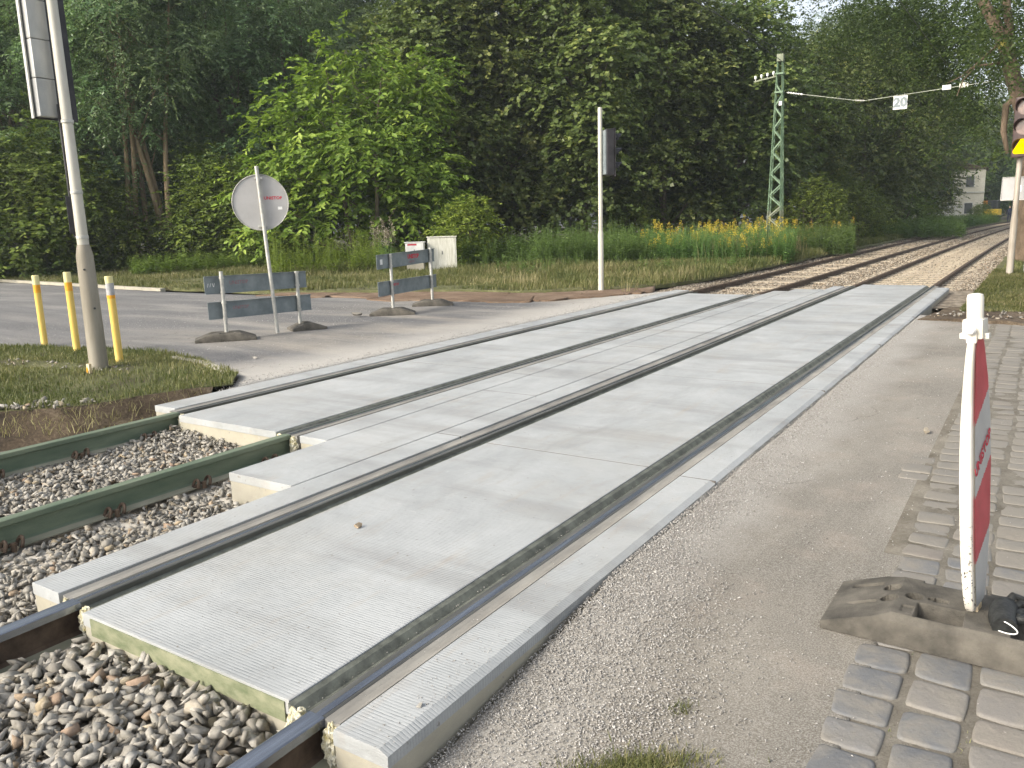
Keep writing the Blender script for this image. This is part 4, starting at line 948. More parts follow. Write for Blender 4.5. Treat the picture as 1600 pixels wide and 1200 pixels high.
def visor(M_, zc, r, l, parent, mat='signal_black'):
    m = MB(); bm = m.bm; n = 18; A = []; B = []
    for k in range(n + 1):
        a = -.35 + k / n * (math.pi + .7); cx, cy = r * math.cos(a), r * math.sin(a)
        ln = l * (.45 + .55 * max(0, math.sin(a)))
        A.append((bm.verts.new(M_ @ Vector((cx, zc + cy, .085))), bm.verts.new(M_ @ Vector((cx, zc + cy, .085 + ln)))))
        B.append((bm.verts.new(M_ @ Vector((cx * .97, zc + cy * .97, .085))), bm.verts.new(M_ @ Vector((cx * .97, zc + cy * .97, .085 + ln)))))
    for k in range(n):
        bm.faces.new((A[k][0], A[k + 1][0], A[k + 1][1], A[k][1])); bm.faces.new((B[k][0], B[k][1], B[k + 1][1], B[k + 1][0])); bm.faces.new((A[k][1], A[k + 1][1], B[k + 1][1], B[k][1]))
    return m.build('visor', MT[mat], parent, True)
for zc in (.29, 0, -.29):
    visor(Mc, zc, .10, .20, cs)
    m = MB(); m.bar(Mc @ Vector((0, zc, .083)), Mc @ Vector((0, zc, .092)), .095, n=24); m.build('lens', MT['lens_off'], cs)
for zc in (2.55, 3.28):
    m = MB(); m.bar(Vector((0, 0, zc)), right_ * .16 + Vector((0, 0, zc)), .016, n=8); m.build('bracket', MT['signal_black'], cs)

MT['pole_mid'] = simple('brownish_weathered_pole', (.30, .26, .21), (.44, .40, .34), 5, .5, .1, .2, .002, stretch=(1, 1, .2))
# right mast with the lit amber arrow head
RP = Vector((-.60, 22.27, 0)); rg = vis_right(RP); tw = -Vector((RP.x, RP.y, 0)).normalized()
rs_ = thing('traffic_signal', 'signal mast at the right edge with a lit yellow lamp and white mast tube', 'traffic signal', RP)
m = MB(); m.lathe([(.075, -.05), (.072, 1.25), (.058, 1.40), (.056, 2.60), (.056, 3.9)], n=24)
m.build('mast_tube', MT['pole_mid'], rs_, True)
Mr = Matrix((rg, Vector((0, 0, 1)), (tw * .93 - rg * .22).normalized())).transposed().to_4x4(); 
fz = (tw * .95 - rg * .30).normalized(); fx = Vector((-fz.y, fz.x, 0)); fx = fx if fx.dot(rg) > 0 else -fx
Mr = Matrix((fx, Vector((0, 0, 1)), fz)).transposed().to_4x4(); Mr.translation = Vector((0, 0, 3.30)) + rg * .05 + tw * .17
MT['signal_brown'] = simple('brown_black_housing', (.035, .020, .018), (.065, .035, .03), 6, .4)
m = MB(); m.box((0, 0, 0), (.44, 1.30, .17), bevel=.025, M=Mr); m.build('signal_housing', MT['signal_brown'], rs_)
for k, zc in enumerate((.43, .0, -.43)):
    visor(Mr, zc, .18, .20, rs_, 'signal_brown')
    if k < 2: m = MB(); m.bar(Mr @ Vector((0, zc, .08)), Mr @ Vector((0, zc, .10)), .165, n=28); m.build('lens', MT['lens_off'], rs_)
    else:
        m = MB(); bm = m.bm; P = [(-.17, -.12), (.17, -.12), (.155, -.15), (-.155, -.15)]
        tri = []
        for cxx, cyy, a0, a1 in ((0, .13, 30, 150), (-.125, -.09, 150, 270), (.125, -.09, 270, 390)):
            for q in range(7):
                a = R(a0 + (a1 - a0) * q / 6); tri.append((cxx + .055 * math.cos(a), zc + cyy + .055 * math.sin(a)))
        f1 = [bm.verts.new(Mr @ Vector((x, y, .095))) for x, y in tri]; f2 = [bm.verts.new(Mr @ Vector((x, y, .105))) for x, y in tri]
        bm.faces.new(f2); n = len(f1)
        for q in range(n): bm.faces.new((f1[q], f1[(q + 1) % n], f2[(q + 1) % n], f2[q]))
        m.build('lit_lens', MT['amber'], rs_)
# rectangular sign back behind the mast
rsg = thing('road_sign', 'grey back of a rectangular sign crossing behind the right signal mast', 'road sign', (-.66, 22.75, 0))
m = MB(); m.box((.12, 0, 1.98), (.78, .02, .53), bevel=.008); m.build('plate', MT['disc'], rsg)
m = MB(); m.tube([(-.265, -.012, 1.72), (-.265, -.012, 2.24), (.505, -.012, 2.24), (.505, -.012, 1.72), (-.265, -.012, 1.72)], .012, 6); m.build('rim', MT['galv'], rsg)
m = MB(); m.box((.10, -.013, 1.98), (.07, .004, .15)); m.build('sticker', MT['white_ink'], rsg)
m = MB(); m.bar((.35, .04, -.05), (.35, .04, 2.3), .03, n=14); m.build('pole', MT['galv'], rsg, True)
t = thing('marker_post', 'pale thin post on the grass at the right frame edge', 'post', (-.12, 21.6, 0))
m = MB(); m.bar((0, 0, -.05), (0, 0, .62), .032, n=12); m.lathe([(.034, .62), (.03, .64), (.0, .65)], n=12); m.build('post', MT['cab'], t, True)

# ---------------------------------------------------------------- cabinets
def cabinet(c, w, d, h, rz, mat, label, red=False, base=.0):
    t = thing('utility_cabinet', label, 'utility cabinet', c, rz, 'white cabinets by the trees')
    m = MB(); m.box((0, 0, h / 2 + base), (w, d, h), bevel=.012); m.build('housing', MT[mat], t)
    m = MB(); m.box((0, 0, h + base + .012), (w + .05, d + .05, .03), bevel=.008); m.build('lid', MT[mat], t)
    m = MB(); m.box((0, -d / 2 - .004, h * .56 + base), (w - .10, .012, h * .76), bevel=.003); m.build('door', MT[mat], t)
    m = MB(); m.box((0, -d / 2 - .016, h * .55 + base), (.02, .015, .12)); m.build('handle', MT['black_ink'], t)
    m = MB(); m.box((0, 0, base * .5 + .03), (w - .04, d - .04, base + .08)); m.build('plinth', MT['concrete_side'], t)
    if red: m = MB(); m.box((-.07, -d / 2 - .012, h * .90 + base), (w * .5, .004, .05)); m.build('red_label', MT['red_ink'], t)
    return t
cb = cabinet((-16.85, 21.75, 0), .95, .42, 1.12, R(37), 'cab', 'large streaked off-white cabinet at the edge of the trees')
text('2 S /', .20, MT['black_ink'], cb, Matrix.Translation((.4765, .02, .80)) @ Matrix.Rotation(R(90), 4, 'Z') @ Matrix.Rotation(R(90), 4, 'X') @ Matrix.Rotation(R(-90), 4, 'Z'), name='scribble', bold=.0)
cabinet((-17.35, 20.95, 0), .60, .32, .62, R(30), 'cab_new', 'smaller clean white cabinet with a red label, behind the smaller barrier', True, .35)

# ---------------------------------------------------------------- lattice mast
MP = Vector((-8.60, 31.7, 0)); lm = thing('catenary_mast', 'green steel lattice mast beside the track carrying the span wire', 'lattice mast', MP)
def mleg(sx, sy, z): w = .28 - .19 * min(z, 7.0) / 7.0; return Vector((sx * w, sy * (w * .75), z))
for sx in (-1, 1):
    for sy in (-1, 1):
        for z0, z1, mt in ((0, 1.7, 'mast_grey'), (1.7, 7.1, 'mast_green')):
            m = MB(); a, b = mleg(sx, sy, z0), mleg(sx, sy, z1)
            m.flat(a, b, .075, .010); m.flat(a + Vector((-sx * .03, sy * .03, 0)) * 0 + Vector((0, -sy * .03, 0)), b + Vector((0, -sy * .03, 0)), .010, .065); m.build('leg', MT[mt], lm)
for k in range(15):
    z0 = .25 + k * .40; z1 = z0 + .40; mt = 'mast_grey' if z0 < 1.6 else 'mast_green'
    if z1 > 6.5: break
    m = MB(); s = 1 if k % 2 else -1
    for sy in (-1, 1): m.flat(mleg(-s, sy, z0) + Vector((0, sy * .012, 0)), mleg(s, sy, z1) + Vector((0, sy * .012, 0)), .045, .008, up=(0, 1, 0))
    for sx in (-1, 1): m.flat(mleg(sx, -s, z0) + Vector((sx * .012, 0, 0)), mleg(sx, s, z1) + Vector((sx * .012, 0, 0)), .045, .008, up=(1, 0, 0))
    m.build('brace', MT[mt], lm)
m = MB(); m.box((0, 0, 7.15), (.24, .20, .26), bevel=.01); m.build('mast_cap', MT['mast_grey'], lm)
for z in (5.95, 6.6):
    m = MB(); m.box((0, 0, z), (.30, .27, .06)); m.build('collar', MT['mast_green'], lm)
m = MB(); m.flat((-.95, 0, 6.42), (.0, 0, 6.55), .05, .05); m.build('crossarm', MT['mast_grey'], lm)
for k in range(4):
    x = -.90 + k * .22; z = 6.46 + (x + .9) * .137
    m = MB(); m.lathe([(.012, z), (.012, z + .05), (.045, z + .055), (.04, z + .09), (.05, z + .10), (.035, z + .16), (0, z + .17)], Matrix.Translation((x, 0, 0)), 12); m.build('insulator', MT['porcelain'], lm, True)
m = MB(); m.box((.08, -.13, 5.55), (.11, .01, .15)); m.build('number_plate', MT['white_ink'], lm)

def wire(name, pts, r, mat, label, cat='wire', sag=0):
    P = []
    for a, b in zip(pts, pts[1:]):
        a, b = Vector(a), Vector(b)
        for k in range(12):
            t = k / 12; p = a.lerp(b, t); p.z -= sag * 4 * t * (1 - t); P.append(p)
    P.append(Vector(pts[-1])); m = MB(); m.tube(P, r, 6); return tag(m.build(name, MT[mat], None, True), label, cat)
wire('span_wire', [(-8.35, 31.7, 5.92), (-5.74, 31.7, 5.36), (-2.97, 31.7, 5.52), (.9, 31.7, 5.72)], .010, 'wire_light', 'pale span wire crossing the tracks from the lattice mast')
for lab, p, q in (('insulator on the span wire next to the lattice mast', (-8.30, 31.7, 5.91), (-7.75, 31.7, 5.79)), ('insulator at the low point of the span wire', (-5.95, 31.7, 5.405), (-5.65, 31.7, 5.365))):
    m = MB(); p, q = Vector(p), Vector(q); n = 6
    for k in range(n): a = p.lerp(q, k / n); b = p.lerp(q, (k + .5) / n); m.bar(a, b, .028, .036, 10)
    m.bar(p, q, .016); tag(m.build('insulator', MT['porcelain'] if 'next' in lab else MT['galv'], None, True), lab, 'insulator')
for i, x in enumerate((-3.12, -2.62)):
    m = MB(); m.box((x, 31.7, 5.535 + i * .02), (.26, .05, .15), bevel=.01); tag(m.build('insulator_block', MT['white_ink'] if i == 0 else MT['cab']), ['white block clipped on the span wire right of the number sign', 'yellowish block on the span wire farthest from the lattice mast'][i], 'insulator')
t = thing('number_sign', 'white square sign reading 20 hanging from the span wire', 'sign', (-4.50, 31.66, 5.185))
m = MB(); m.box((0, 0, 0), (.44, .02, .44), bevel=.006); m.build('plate', MT['white_ink'], t)
text('20', .42, MT['board'], t, Matrix.Translation((0, -.022, .0)) @ Matrix.Rotation(R(90), 4, 'X'), name='digits', bold=.05)
m = MB(); m.bar((-.12, 0, .2), (-.12, .03, .285), .008, n=6); m.bar((.12, 0, .2), (.12, .03, .30), .008, n=6); m.build('hanger', MT['galv'], t)
wire('contact_wire', [(-5.45, -30, 5.35), (-5.45, 31.7, 5.30), (-5.1, 60, 5.3), (-2.9, 120, 5.3)], .008, 'wire', 'dark contact wire above the left track', sag=.12)
wire('contact_wire', [(-2.58, -30, 5.35), (-2.58, 31.7, 5.42), (-2.2, 60, 5.4), (0, 120, 5.4)], .008, 'wire', 'dark contact wire above the right track', sag=.12)
wire('feeder_wire', [(-6.6, 8, 6.75), (-8.45, 31.7, 6.95), (-9.3, 75, 7.0)], .011, 'wire', 'thin cable slanting down to the head of the lattice mast', sag=.1)
wire('span_wire', [(-8.9, 62, 5.0), (1.8, 62, 5.35)], .013, 'wire', 'dark span wire farther down the tracks', sag=.1)

# ---------------------------------------------------------------- single stones
def single_rock(loc, size, label, lvv, name='stone', tmp=None):
    V, F = (tmp or T_big[3]); bm = bmesh.new()
    for v in V: bm.verts.new(v)
    bm.verts.ensure_lookup_table()
    for f in F:
        try: bm.faces.new([bm.verts[i] for i in f])
        except Exception: pass
    bmesh.ops.subdivide_edges(bm, edges=bm.edges, cuts=2, use_grid_fill=True)
    for v in bm.verts: v.co += v.co.normalized() * .07 * mnoise.fractal(v.co * 3, 1, 2, 4)
    me = bpy.data.meshes.new(name); bm.to_mesh(me); bm.free(); a = me.attributes.new('lv', 'FLOAT', 'POINT'); a.data.foreach_set('value', [lvv] * len(me.vertices)); me.materials.append(MT['gravel'])
    o = link(bpy.data.objects.new(name, me)); o.scale = (size,) * 3; o.location = loc; o.rotation_euler = (0, 0, random.uniform(0, 6)); tag(o, label, 'stone'); return o
single_rock((-2.85, 2.87, .014), .032, 'small brown stone lying alone on the near concrete panel', .97)
single_rock((-.58, 6.22, .004), .045, 'yellowish stone lying alone on the brown asphalt', .92, tmp=T_big[7])
single_rock((-9.95, 10.35, .04), .11, 'dark angular rock left of the base plate of the smaller barrier', .02, tmp=T_big[5])
single_rock((-1.57, 1.80, .006), .014, 'pale grey pebble on the outer strip at the near end', .7, tmp=T_big[9])
single_rock((-7.62, 3.66, .04), .065, 'pale stone on the broken edge of the grass island', .78, tmp=T_big[11])
single_rock((-9.33, 4.86, .035), .055, 'pale stone lying left of the foot of the signal mast', .76, tmp=T_big[12])
single_rock((-7.95, 6.45, .0), .045, 'white scrap stone on the road between mast and barrier', .80, tmp=T_big[13])

# ---------------------------------------------------------------- building and machine down the line
bp = pol(1506, 118)
bd = thing('house', 'pale house partly hidden by leaves where the tracks disappear', 'house', (-10.3, 116, 0), R(4))
m = MB(); m.box((0, 4, 3.2), (7.6, 8, 6.4)); m.build('wall', MT['facade'], bd)
m = MB(); m.prism([(-4.1, 6.4), (4.1, 6.4), (0, 7.6)], (0, -.3, 0), (0, 8.3, 0), (1, 0, 0), (0, 0, 1)); m.build('roof', MT['rail_rust'], bd)
m = MB(); m.box((0, -.06, 3.6), (7.7, .12, .16)); m.build('cornice', MT['facade_grey'], bd)
for x in (-2.2, 0, 2.2):
    for z in (1.7, 4.9):
        m = MB(); m.box((x, -.03, z), (1.0, .08, 1.4)); w_ = m.build('window', MT['facade_grey'], bd)
        m = MB(); m.box((x, -.06, z), (.84, .06, 1.24)); m.build('pane', MT['window'], w_)
fn = thing('plank_fence', 'pale plank fence in front of the distant house', 'fence', (-10.6, 104, 0), R(3))
for k in range(22):
    m = MB(); m.box((k * .26 - 2.6, 0, 1.0 + .05 * random.random()), (.22, .04, 2.0)); m.build('plank', MT['facade_grey'], fn)
m = MB(); m.box((.1, .04, .6), (5.7, .05, .1)); m.box((.1, .04, 1.6), (5.7, .05, .1)); m.build('rail_beam', MT['facade_grey'], fn)
ex = thing('excavator', 'small orange and yellow digger beyond the bend of the tracks', 'excavator', (-6.3, 118, 0), R(-10))
m = MB(); m.box((0, 0, .45), (2.6, .4, .6), bevel=.15); m.box((0, 1.3, .45), (2.6, .4, .6), bevel=.15); m.build('crawler', MT['signal_black'], ex)
m = MB(); m.box((0, .65, 1.15), (2.9, 1.7, .75), bevel=.1); m.build('body', MT['machine_yellow'], ex)
m = MB(); m.box((.7, .65, 2.0), (1.1, 1.3, 1.2), bevel=.08); m.build('cab', MT['window'], ex)
m = MB(); m.tube([(-.8, .5, 1.5), (-1.9, .4, 2.7), (-3.0, .3, 2.5)], [.2, .2, .16], 8); m.box((-.2, .65, 2.35), (2.4, 1.2, .4), bevel=.08); m.build('boom', MT['machine_orange'], ex)
m = MB(); m.tube([(-3.0, .3, 2.5), (-3.1, .3, 1.2)], [.14, .12], 8); m.box((-3.1, .3, .9), (.6, .7, .6), bevel=.1); m.build('dipper_and_bucket', MT['machine_orange'], ex)
# worker by the machine
pw = thing('person', 'distant person in dark work clothes standing by the digger', 'person', (-3.55, 112, 0))
bm = bmesh.new(); sk = bm.verts.layers.skin.verify()
J = {'p': (0, 0, .95, .15), 'c': (0, 0, 1.28, .19), 'n': (0, 0, 1.5, .07), 'h': (0, -.02, 1.68, .11), 'sl': (-.2, 0, 1.42, .07), 'el': (-.27, 0, 1.14, .05), 'wl': (-.27, -.08, .88, .04), 'sr': (.2, 0, 1.42, .07), 'er': (.27, 0, 1.14, .05), 'wr': (.25, -.1, .9, .04),
     'hl': (-.1, 0, .88, .1), 'kl': (-.12, -.02, .48, .07), 'al': (-.13, 0, .08, .05), 'tl': (-.13, -.15, .04, .045), 'hr': (.1, 0, .88, .1), 'kr': (.12, -.02, .48, .07), 'ar': (.13, 0, .08, .05), 'tr': (.13, -.15, .04, .045)}
vv = {}
for k, (x, y, z, r) in J.items(): v = bm.verts.new((x, y, z)); v[sk].radius = (r, r); v[sk].use_root = (k == 'p'); vv[k] = v
for a, b in ('pc', 'cn', 'nh'): bm.edges.new((vv[a], vv[b]))
for a, b in (('c', 'sl'), ('sl', 'el'), ('el', 'wl'), ('c', 'sr'), ('sr', 'er'), ('er', 'wr'), ('p', 'hl'), ('hl', 'kl'), ('kl', 'al'), ('al', 'tl'), ('p', 'hr'), ('hr', 'kr'), ('kr', 'ar'), ('ar', 'tr')): bm.edges.new((vv[a], vv[b]))
me = bpy.data.meshes.new('body'); bm.to_mesh(me); bm.free(); me.materials.append(MT['cloth_dark']); o = link(bpy.data.objects.new('body', me), pw); o.modifiers.new('k', 'SKIN'); o.modifiers.new('s', 'SUBSURF').levels = 1
m = MB(); m.lathe([(0, 1.56), (.085, 1.60), (.10, 1.70), (.08, 1.79), (0, 1.82)], Matrix.Translation((0, -.025, 0)), 12); m.build('face_and_hair', MT['skin'], pw, True)
# ---------------------------------------------------------------- foliage
def unit(v): return v / np.maximum(np.linalg.norm(v, axis=-1, keepdims=True), 1e-9)
def leaves(C, A, N, L, W, fold=.12, lv=None, six=False):
    """centres, axis, normal -> folded leaf faces"""
    A = unit(A); N = unit(N - A * (N * A).sum(1, keepdims=True)); B = np.cross(N, A); n = len(C); L = L[:, None]; W = W[:, None]
    if six:
        pts = [C, C + A * L * .35 + B * W * .5 + N * W * fold, C + A * L * .75 + B * W * .36 + N * W * fold * .6, C + A * L - N * L * .08, C + A * L * .75 - B * W * .36 + N * W * fold * .6, C + A * L * .35 - B * W * .5 + N * W * fold]
        V = np.stack(pts, 1).reshape(-1, 3); k = np.arange(n) * 6
        F = np.concatenate([np.stack([k, k + 1, k + 2, k + 3], 1), np.stack([k, k + 3, k + 4, k + 5], 1)]); m_ = 6
    else:
        pts = [C, C + A * L * .45 + B * W * .5 + N * W * fold, C + A * L, C + A * L * .45 - B * W * .5 + N * W * fold]
        V = np.stack(pts, 1).reshape(-1, 3); k = np.arange(n) * 4; F = np.stack([k, k + 1, k + 2, k + 3], 1); m_ = 4
    return V, F, np.repeat(lv if lv is not None else rng.uniform(0, 1, n), m_)
def crown(name, seed, r, h, z0, lobes, ncl, tw, per, leaf, asp, mat, spread=.55, droop=.35, six=False, bottom=.0, top=.25, hang=0, bias=0.0, lobe_r=(.28, .45), inner=.25, custom=None):
    """crown of radius r, from z0 to h: twig sprays on the surface of random lobes"""
    g = np.random.default_rng(seed)
    LC, LR = [], []
    if custom:
        for u_, z_, r_ in custom: LC.append((u_, g.uniform(-.9, .9) * (1 if r_ > 1 else .5), z_)); LR.append((r_, r_, r_ * .8))
        lobes = 0
    for i in range(lobes):
        t = (i + .5) / lobes; z = z0 + (h - z0) * (.06 + .90 * t)
        prof = np.interp(t, [0, .25, .6, .85, 1], [.55 + bottom, .9, .85, .6, top])
        a = i * 2.4 + g.uniform(-.5, .5); rad = r * prof * math.sqrt(g.uniform(.12, .62)); lr = r * g.uniform(*lobe_r)
        LC.append((rad * math.cos(a), rad * math.sin(a), z)); LR.append((lr, lr, lr * g.uniform(.55, .85)))
    LC, LR = np.array(LC), np.array(LR); lobes = len(LC)
    w = LR[:, 0] ** 2; k = g.choice(lobes, ncl, p=w / w.sum())
    d = unit(g.normal(size=(ncl, 3)) + [0, 0, .35]); rr_ = np.where(g.random(ncl) < inner, g.uniform(.2, .8, ncl), g.uniform(.82, 1.08, ncl))
    C = LC[k] + d * LR[k] * rr_[:, None]; C[:, 2] = np.maximum(C[:, 2], z0 * .6 + .15)
    O = unit(d * [1, 1, .5] + unit(C * [1, 1, 0] + 1e-6) * .5 + [0, 0, .1])
    nt_ = ncl * tw; Cc = np.repeat(C, tw, 0); Oo = np.repeat(O, tw, 0); T = unit(Oo + g.normal(size=(nt_, 3)) * spread * [1, 1, .6]); tl = g.uniform(.6, 1.1, nt_) * leaf * per * .42
    Cc = Cc + g.normal(size=(nt_, 3)) * leaf * 1.6
    n = nt_ * per; u = np.tile((np.arange(per) + .5) / per, nt_); Tn = np.repeat(T, per, 0); ln = np.repeat(tl, per)
    P = np.repeat(Cc, per, 0) + Tn * (u * ln)[:, None]; P[:, 2] -= droop * (u ** 2) * ln
    side = np.where(np.tile(np.arange(per) % 2, nt_) == 0, 1., -1.)
    Sd = unit(np.cross(Tn, [0, 0, 1.]) + 1e-6) * side[:, None]
    A = unit(Tn * .7 + Sd * .8 + g.normal(size=(n, 3)) * .25 - np.array([0, 0, 1.]) * (.25 + hang))
    N = unit(np.array([0, 0, 1.]) * .8 + np.repeat(Oo, per, 0) * .55 + g.normal(size=(n, 3)) * .4)
    L = leaf * g.uniform(.65, 1.2, n); lv = np.clip(.42 + bias + np.repeat(g.normal(0, .16, ncl), tw * per) + g.normal(0, .16, n) + .12 * (u - .5), 0, 1)
    V, F, lvv = leaves(P, A, N, L, L * asp, lv=lv, six=six)
    o = npmesh(name, V, F, MT[mat], lv=lvv); return o, LC
def trunkmesh(seed, h, r0, LC, mat, lean=(0, 0), forks=1, z0=0, nlimb=None):
    rs = random.Random(seed); m = MB()
    stems = []
    for f in range(forks):
        a = rs.uniform(0, 6.28); sp = .0 if forks == 1 else rs.uniform(.10, .22)
        pts, rad = [], []; px, py = (0, 0) if forks == 1 else (rs.uniform(-.25, .25), rs.uniform(-.25, .25))
        for i in range(12):
            t = i / 11; z = -.15 + h * .86 * t
            pts.append(Vector((px + lean[0] * t * h + math.cos(a) * sp * z * (1 - .3 * t) + .10 * math.sin(t * 7 + a), py + lean[1] * t * h + math.sin(a) * sp * z + .10 * math.cos(t * 6 + a), z)))
            rad.append(max(.02, r0 * (1.25 - .25 * min(1, t * 9)) * (1 - t) ** .8 + .02) if forks == 1 else max(.02, r0 * (1 - t) ** .8 + .015))
        m.tube(pts, rad, 10); stems.append(pts)
    L = list(LC) if nlimb is None else list(LC)[:nlimb]
    for c in L:
        c = Vector(c); st = stems[rs.randrange(forks)]; z = max(h * .12, c.z - .35 * (c.xy.length) - .6); i = min(11, max(1, int((z + .15) / (h * .86) * 11))); a = st[i]
        md = a.lerp(c, .55) + Vector((rs.uniform(-.2, .2), rs.uniform(-.2, .2), .1)); e = a.lerp(c, 1.0)
        r = r0 * .34 * (1 - .5 * i / 11); m.tube([a, a.lerp(md, .5) + Vector((0, 0, -.05)), md, e], [r, r * .8, r * .55, r * .2], 7)
        for q in range(3):
            b = md.lerp(e, rs.uniform(0, .6)); tt = b + Vector((rs.uniform(-1, 1), rs.uniform(-1, 1), rs.uniform(.0, .8))) * .9
            m.tube([b, b.lerp(tt, .5) + Vector((0, 0, .05)), tt], [r * .35, r * .25, r * .1], 5)
    return m.build('trunk', mat, None, True)
PROTO = {}
def proto(key, **k):
    tk = k.pop('tk'); o, LC = crown('crown', **k)
    t = trunkmesh(k['seed'], k['h'], tk.get('r0', .16), LC, MT[tk.get('mat', 'bark')], tk.get('lean', (0, 0)), tk.get('forks', 1), nlimb=tk.get('nl'))
    for q in (o, t): COL.objects.unlink(q)
    PROTO[key] = (t.data, o.data)
proto('maple', seed=1, r=4.2, h=11.5, z0=.9, lobes=24, ncl=1250, tw=4, per=8, leaf=.182, asp=.95, mat='leaf_maple', tk=dict(r0=.17), lobe_r=(.22, .40))
proto('maple_b', seed=2, r=4.0, h=12.5, z0=.5, lobes=26, ncl=1250, tw=4, per=8, leaf=.178, asp=.95, mat='leaf_maple', tk=dict(r0=.19), bottom=.2, lobe_r=(.22, .38))
proto('ash', seed=3, r=3.6, h=13.5, z0=5.2, lobes=20, ncl=1100, tw=4, per=10, leaf=.15, asp=.42, mat='leaf_ash', tk=dict(r0=.12, forks=3, mat='bark_warm'), droop=.6, hang=.35, spread=.7, lobe_r=(.22, .36))
proto('ash_b', seed=4, r=3.7, h=12.5, z0=1.6, lobes=22, ncl=1200, tw=4, per=10, leaf=.15, asp=.42, mat='leaf_ash', tk=dict(r0=.15, forks=2, mat='bark'), droop=.6, hang=.3, spread=.7, lobe_r=(.22, .36))
WL = [(-.15, 7.7, .60), (-.45, 6.7, .85), (1.5, 6.5, .7), (2.6, 6.5, .75), (-1.5, 5.8, .95), (.6, 5.3, 1.1), (2.0, 5.3, 1.0), (-2.4, 5.0, .9), (0, 4.2, 1.3), (1.7, 3.8, 1.25), (-1.8, 3.6, 1.2), (2.5, 3.2, 1.0),
      (-3.3, 3.7, .5), (-3.6, 2.7, .7), (.6, 2.2, 1.3), (-1.1, 2.0, 1.3), (2.1, 2.0, 1.15), (-2.6, 1.4, .9), (-3.5, 1.6, .6)]
proto('walnut', seed=9, r=3.1, h=8.3, z0=.4, lobes=30, custom=WL, ncl=640, tw=4, per=7, leaf=.24, asp=.46, mat='leaf_walnut', tk=dict(r0=.09, forks=2), six=True, spread=.5, droop=.5, hang=.15, top=.12, bottom=.15, lobe_r=(.16, .27), inner=.35, bias=.05)
proto('willow', seed=6, r=4.6, h=15.5, z0=4, lobes=24, ncl=2000, tw=5, per=7, leaf=.12, asp=.38, mat='leaf_fine', tk=dict(r0=.22), droop=.8, hang=.5, spread=.9, lobe_r=(.2, .34))
proto('locust', seed=7, r=4.8, h=16, z0=2.5, lobes=22, ncl=1400, tw=5, per=8, leaf=.17, asp=.5, mat='leaf_locust', tk=dict(r0=.2), droop=.5, hang=.3, spread=.8, lobe_r=(.22, .36))
proto('far', seed=8, r=5.5, h=14, z0=.8, lobes=24, ncl=1200, tw=5, per=6, leaf=.26, asp=.7, mat='leaf_far', tk=dict(r0=.2), droop=.5, lobe_r=(.22, .38))
proto('bush', seed=10, r=2.3, h=3.4, z0=.1, lobes=14, ncl=620, tw=4, per=7, leaf=.14, asp=.5, mat='leaf_bush', tk=dict(r0=.04, forks=3), bottom=.35, top=.5, droop=.45, lobe_r=(.25, .42))
proto('shrub', seed=12, r=1.1, h=2.3, z0=.1, lobes=10, ncl=220, tw=4, per=7, leaf=.15, asp=.45, mat='leaf_walnut', tk=dict(r0=.03, forks=3), bottom=.3, top=.4, droop=.4, lobe_r=(.25, .42))
KIND = dict(maple=('maple_tree', 'maple'), maple_b=('maple_tree', 'maple'), ash=('ash_tree', 'ash tree'), ash_b=('ash_tree', 'ash tree'), walnut=('walnut_tree', 'tree'), willow=('willow_tree', 'tree'), locust=('locust_tree', 'tree'), far=('broadleaf_tree', 'tree'), bush=('bush', 'bush'), shrub=('shrub', 'shrub'))
def tree(key, P, label, s=1, sz=None, rz=None, group=None, mat=None):
    n, c = KIND[key]; t = thing(n, label, c, (P[0], P[1], -.05), random.uniform(0, 6.28) if rz is None else rz, group); t.scale = (s, s, sz or s)
    for nm, me in zip(('trunk', 'crown'), PROTO[key]): link(bpy.data.objects.new(nm, me), t)
    return t
G1, G2, G3 = 'trees of the front row at the wood edge', 'trees standing deeper in the wood', 'bushes at the wood edge'
# front row (photo column, distance, kind, scale, label)
for px, d, k, s, lab in (
    (-80, 43, 'ash_b', 1.15, 'leafy ash tree whose crown fills the upper left corner'),
    (55, 41, 'ash_b', 1.05, 'ash tree rising behind the head of the left signal mast'),
    (160, 39, 'ash_b', 1.0, 'ash tree just right of the left signal mast'),
    (232, 37, 'ash', .95, 'ash tree with thin slanting stems right of the left signal mast'),
    (284, 36.5, 'ash', 1.0, 'ash tree with several pale upright stems left of the wider barrier'),
    (395, 38.5, 'ash_b', 1.05, 'blue-green ash tree rising behind the round sign'),
    (480, 39, 'ash_b', 1.1, 'ash tree rising just left of the bright walnut tree'),
    (690, 37.5, 'maple', 1.0, 'dark maple rising behind the right side of the bright walnut tree'),
    (800, 38, 'maple_b', 1.05, 'dark dense maple between the cabinets and the centre signal mast'),
    (920, 38, 'maple', 1.1, 'dark maple directly behind the centre signal mast'),
    (1040, 40, 'maple_b', 1.0, 'dark maple above the flowering goldenrod'),
    (1150, 43, 'maple', 1.0, 'shaded maple left of the lattice mast'),
    (1260, 50, 'maple_b', .88, 'shaded maple right of the lattice mast'),
    (1340, 58, 'maple', 1.0, 'shadowy maple behind the far tracks, below the number sign'),
    (1395, 68, 'maple_b', 1.0, 'shadowy maple where the tracks start to bend'),
    (1428, 82, 'maple', 1.0, 'dark maple whose edge meets the distant house')):
    tree(k, pol(px, d), lab, s, group=G1)
tree('walnut', pol(578, 32), 'bright yellow-green walnut tree, freestanding behind the plank barriers', 1.05, rz=YAW + math.atan((800 - 568) / 1264))
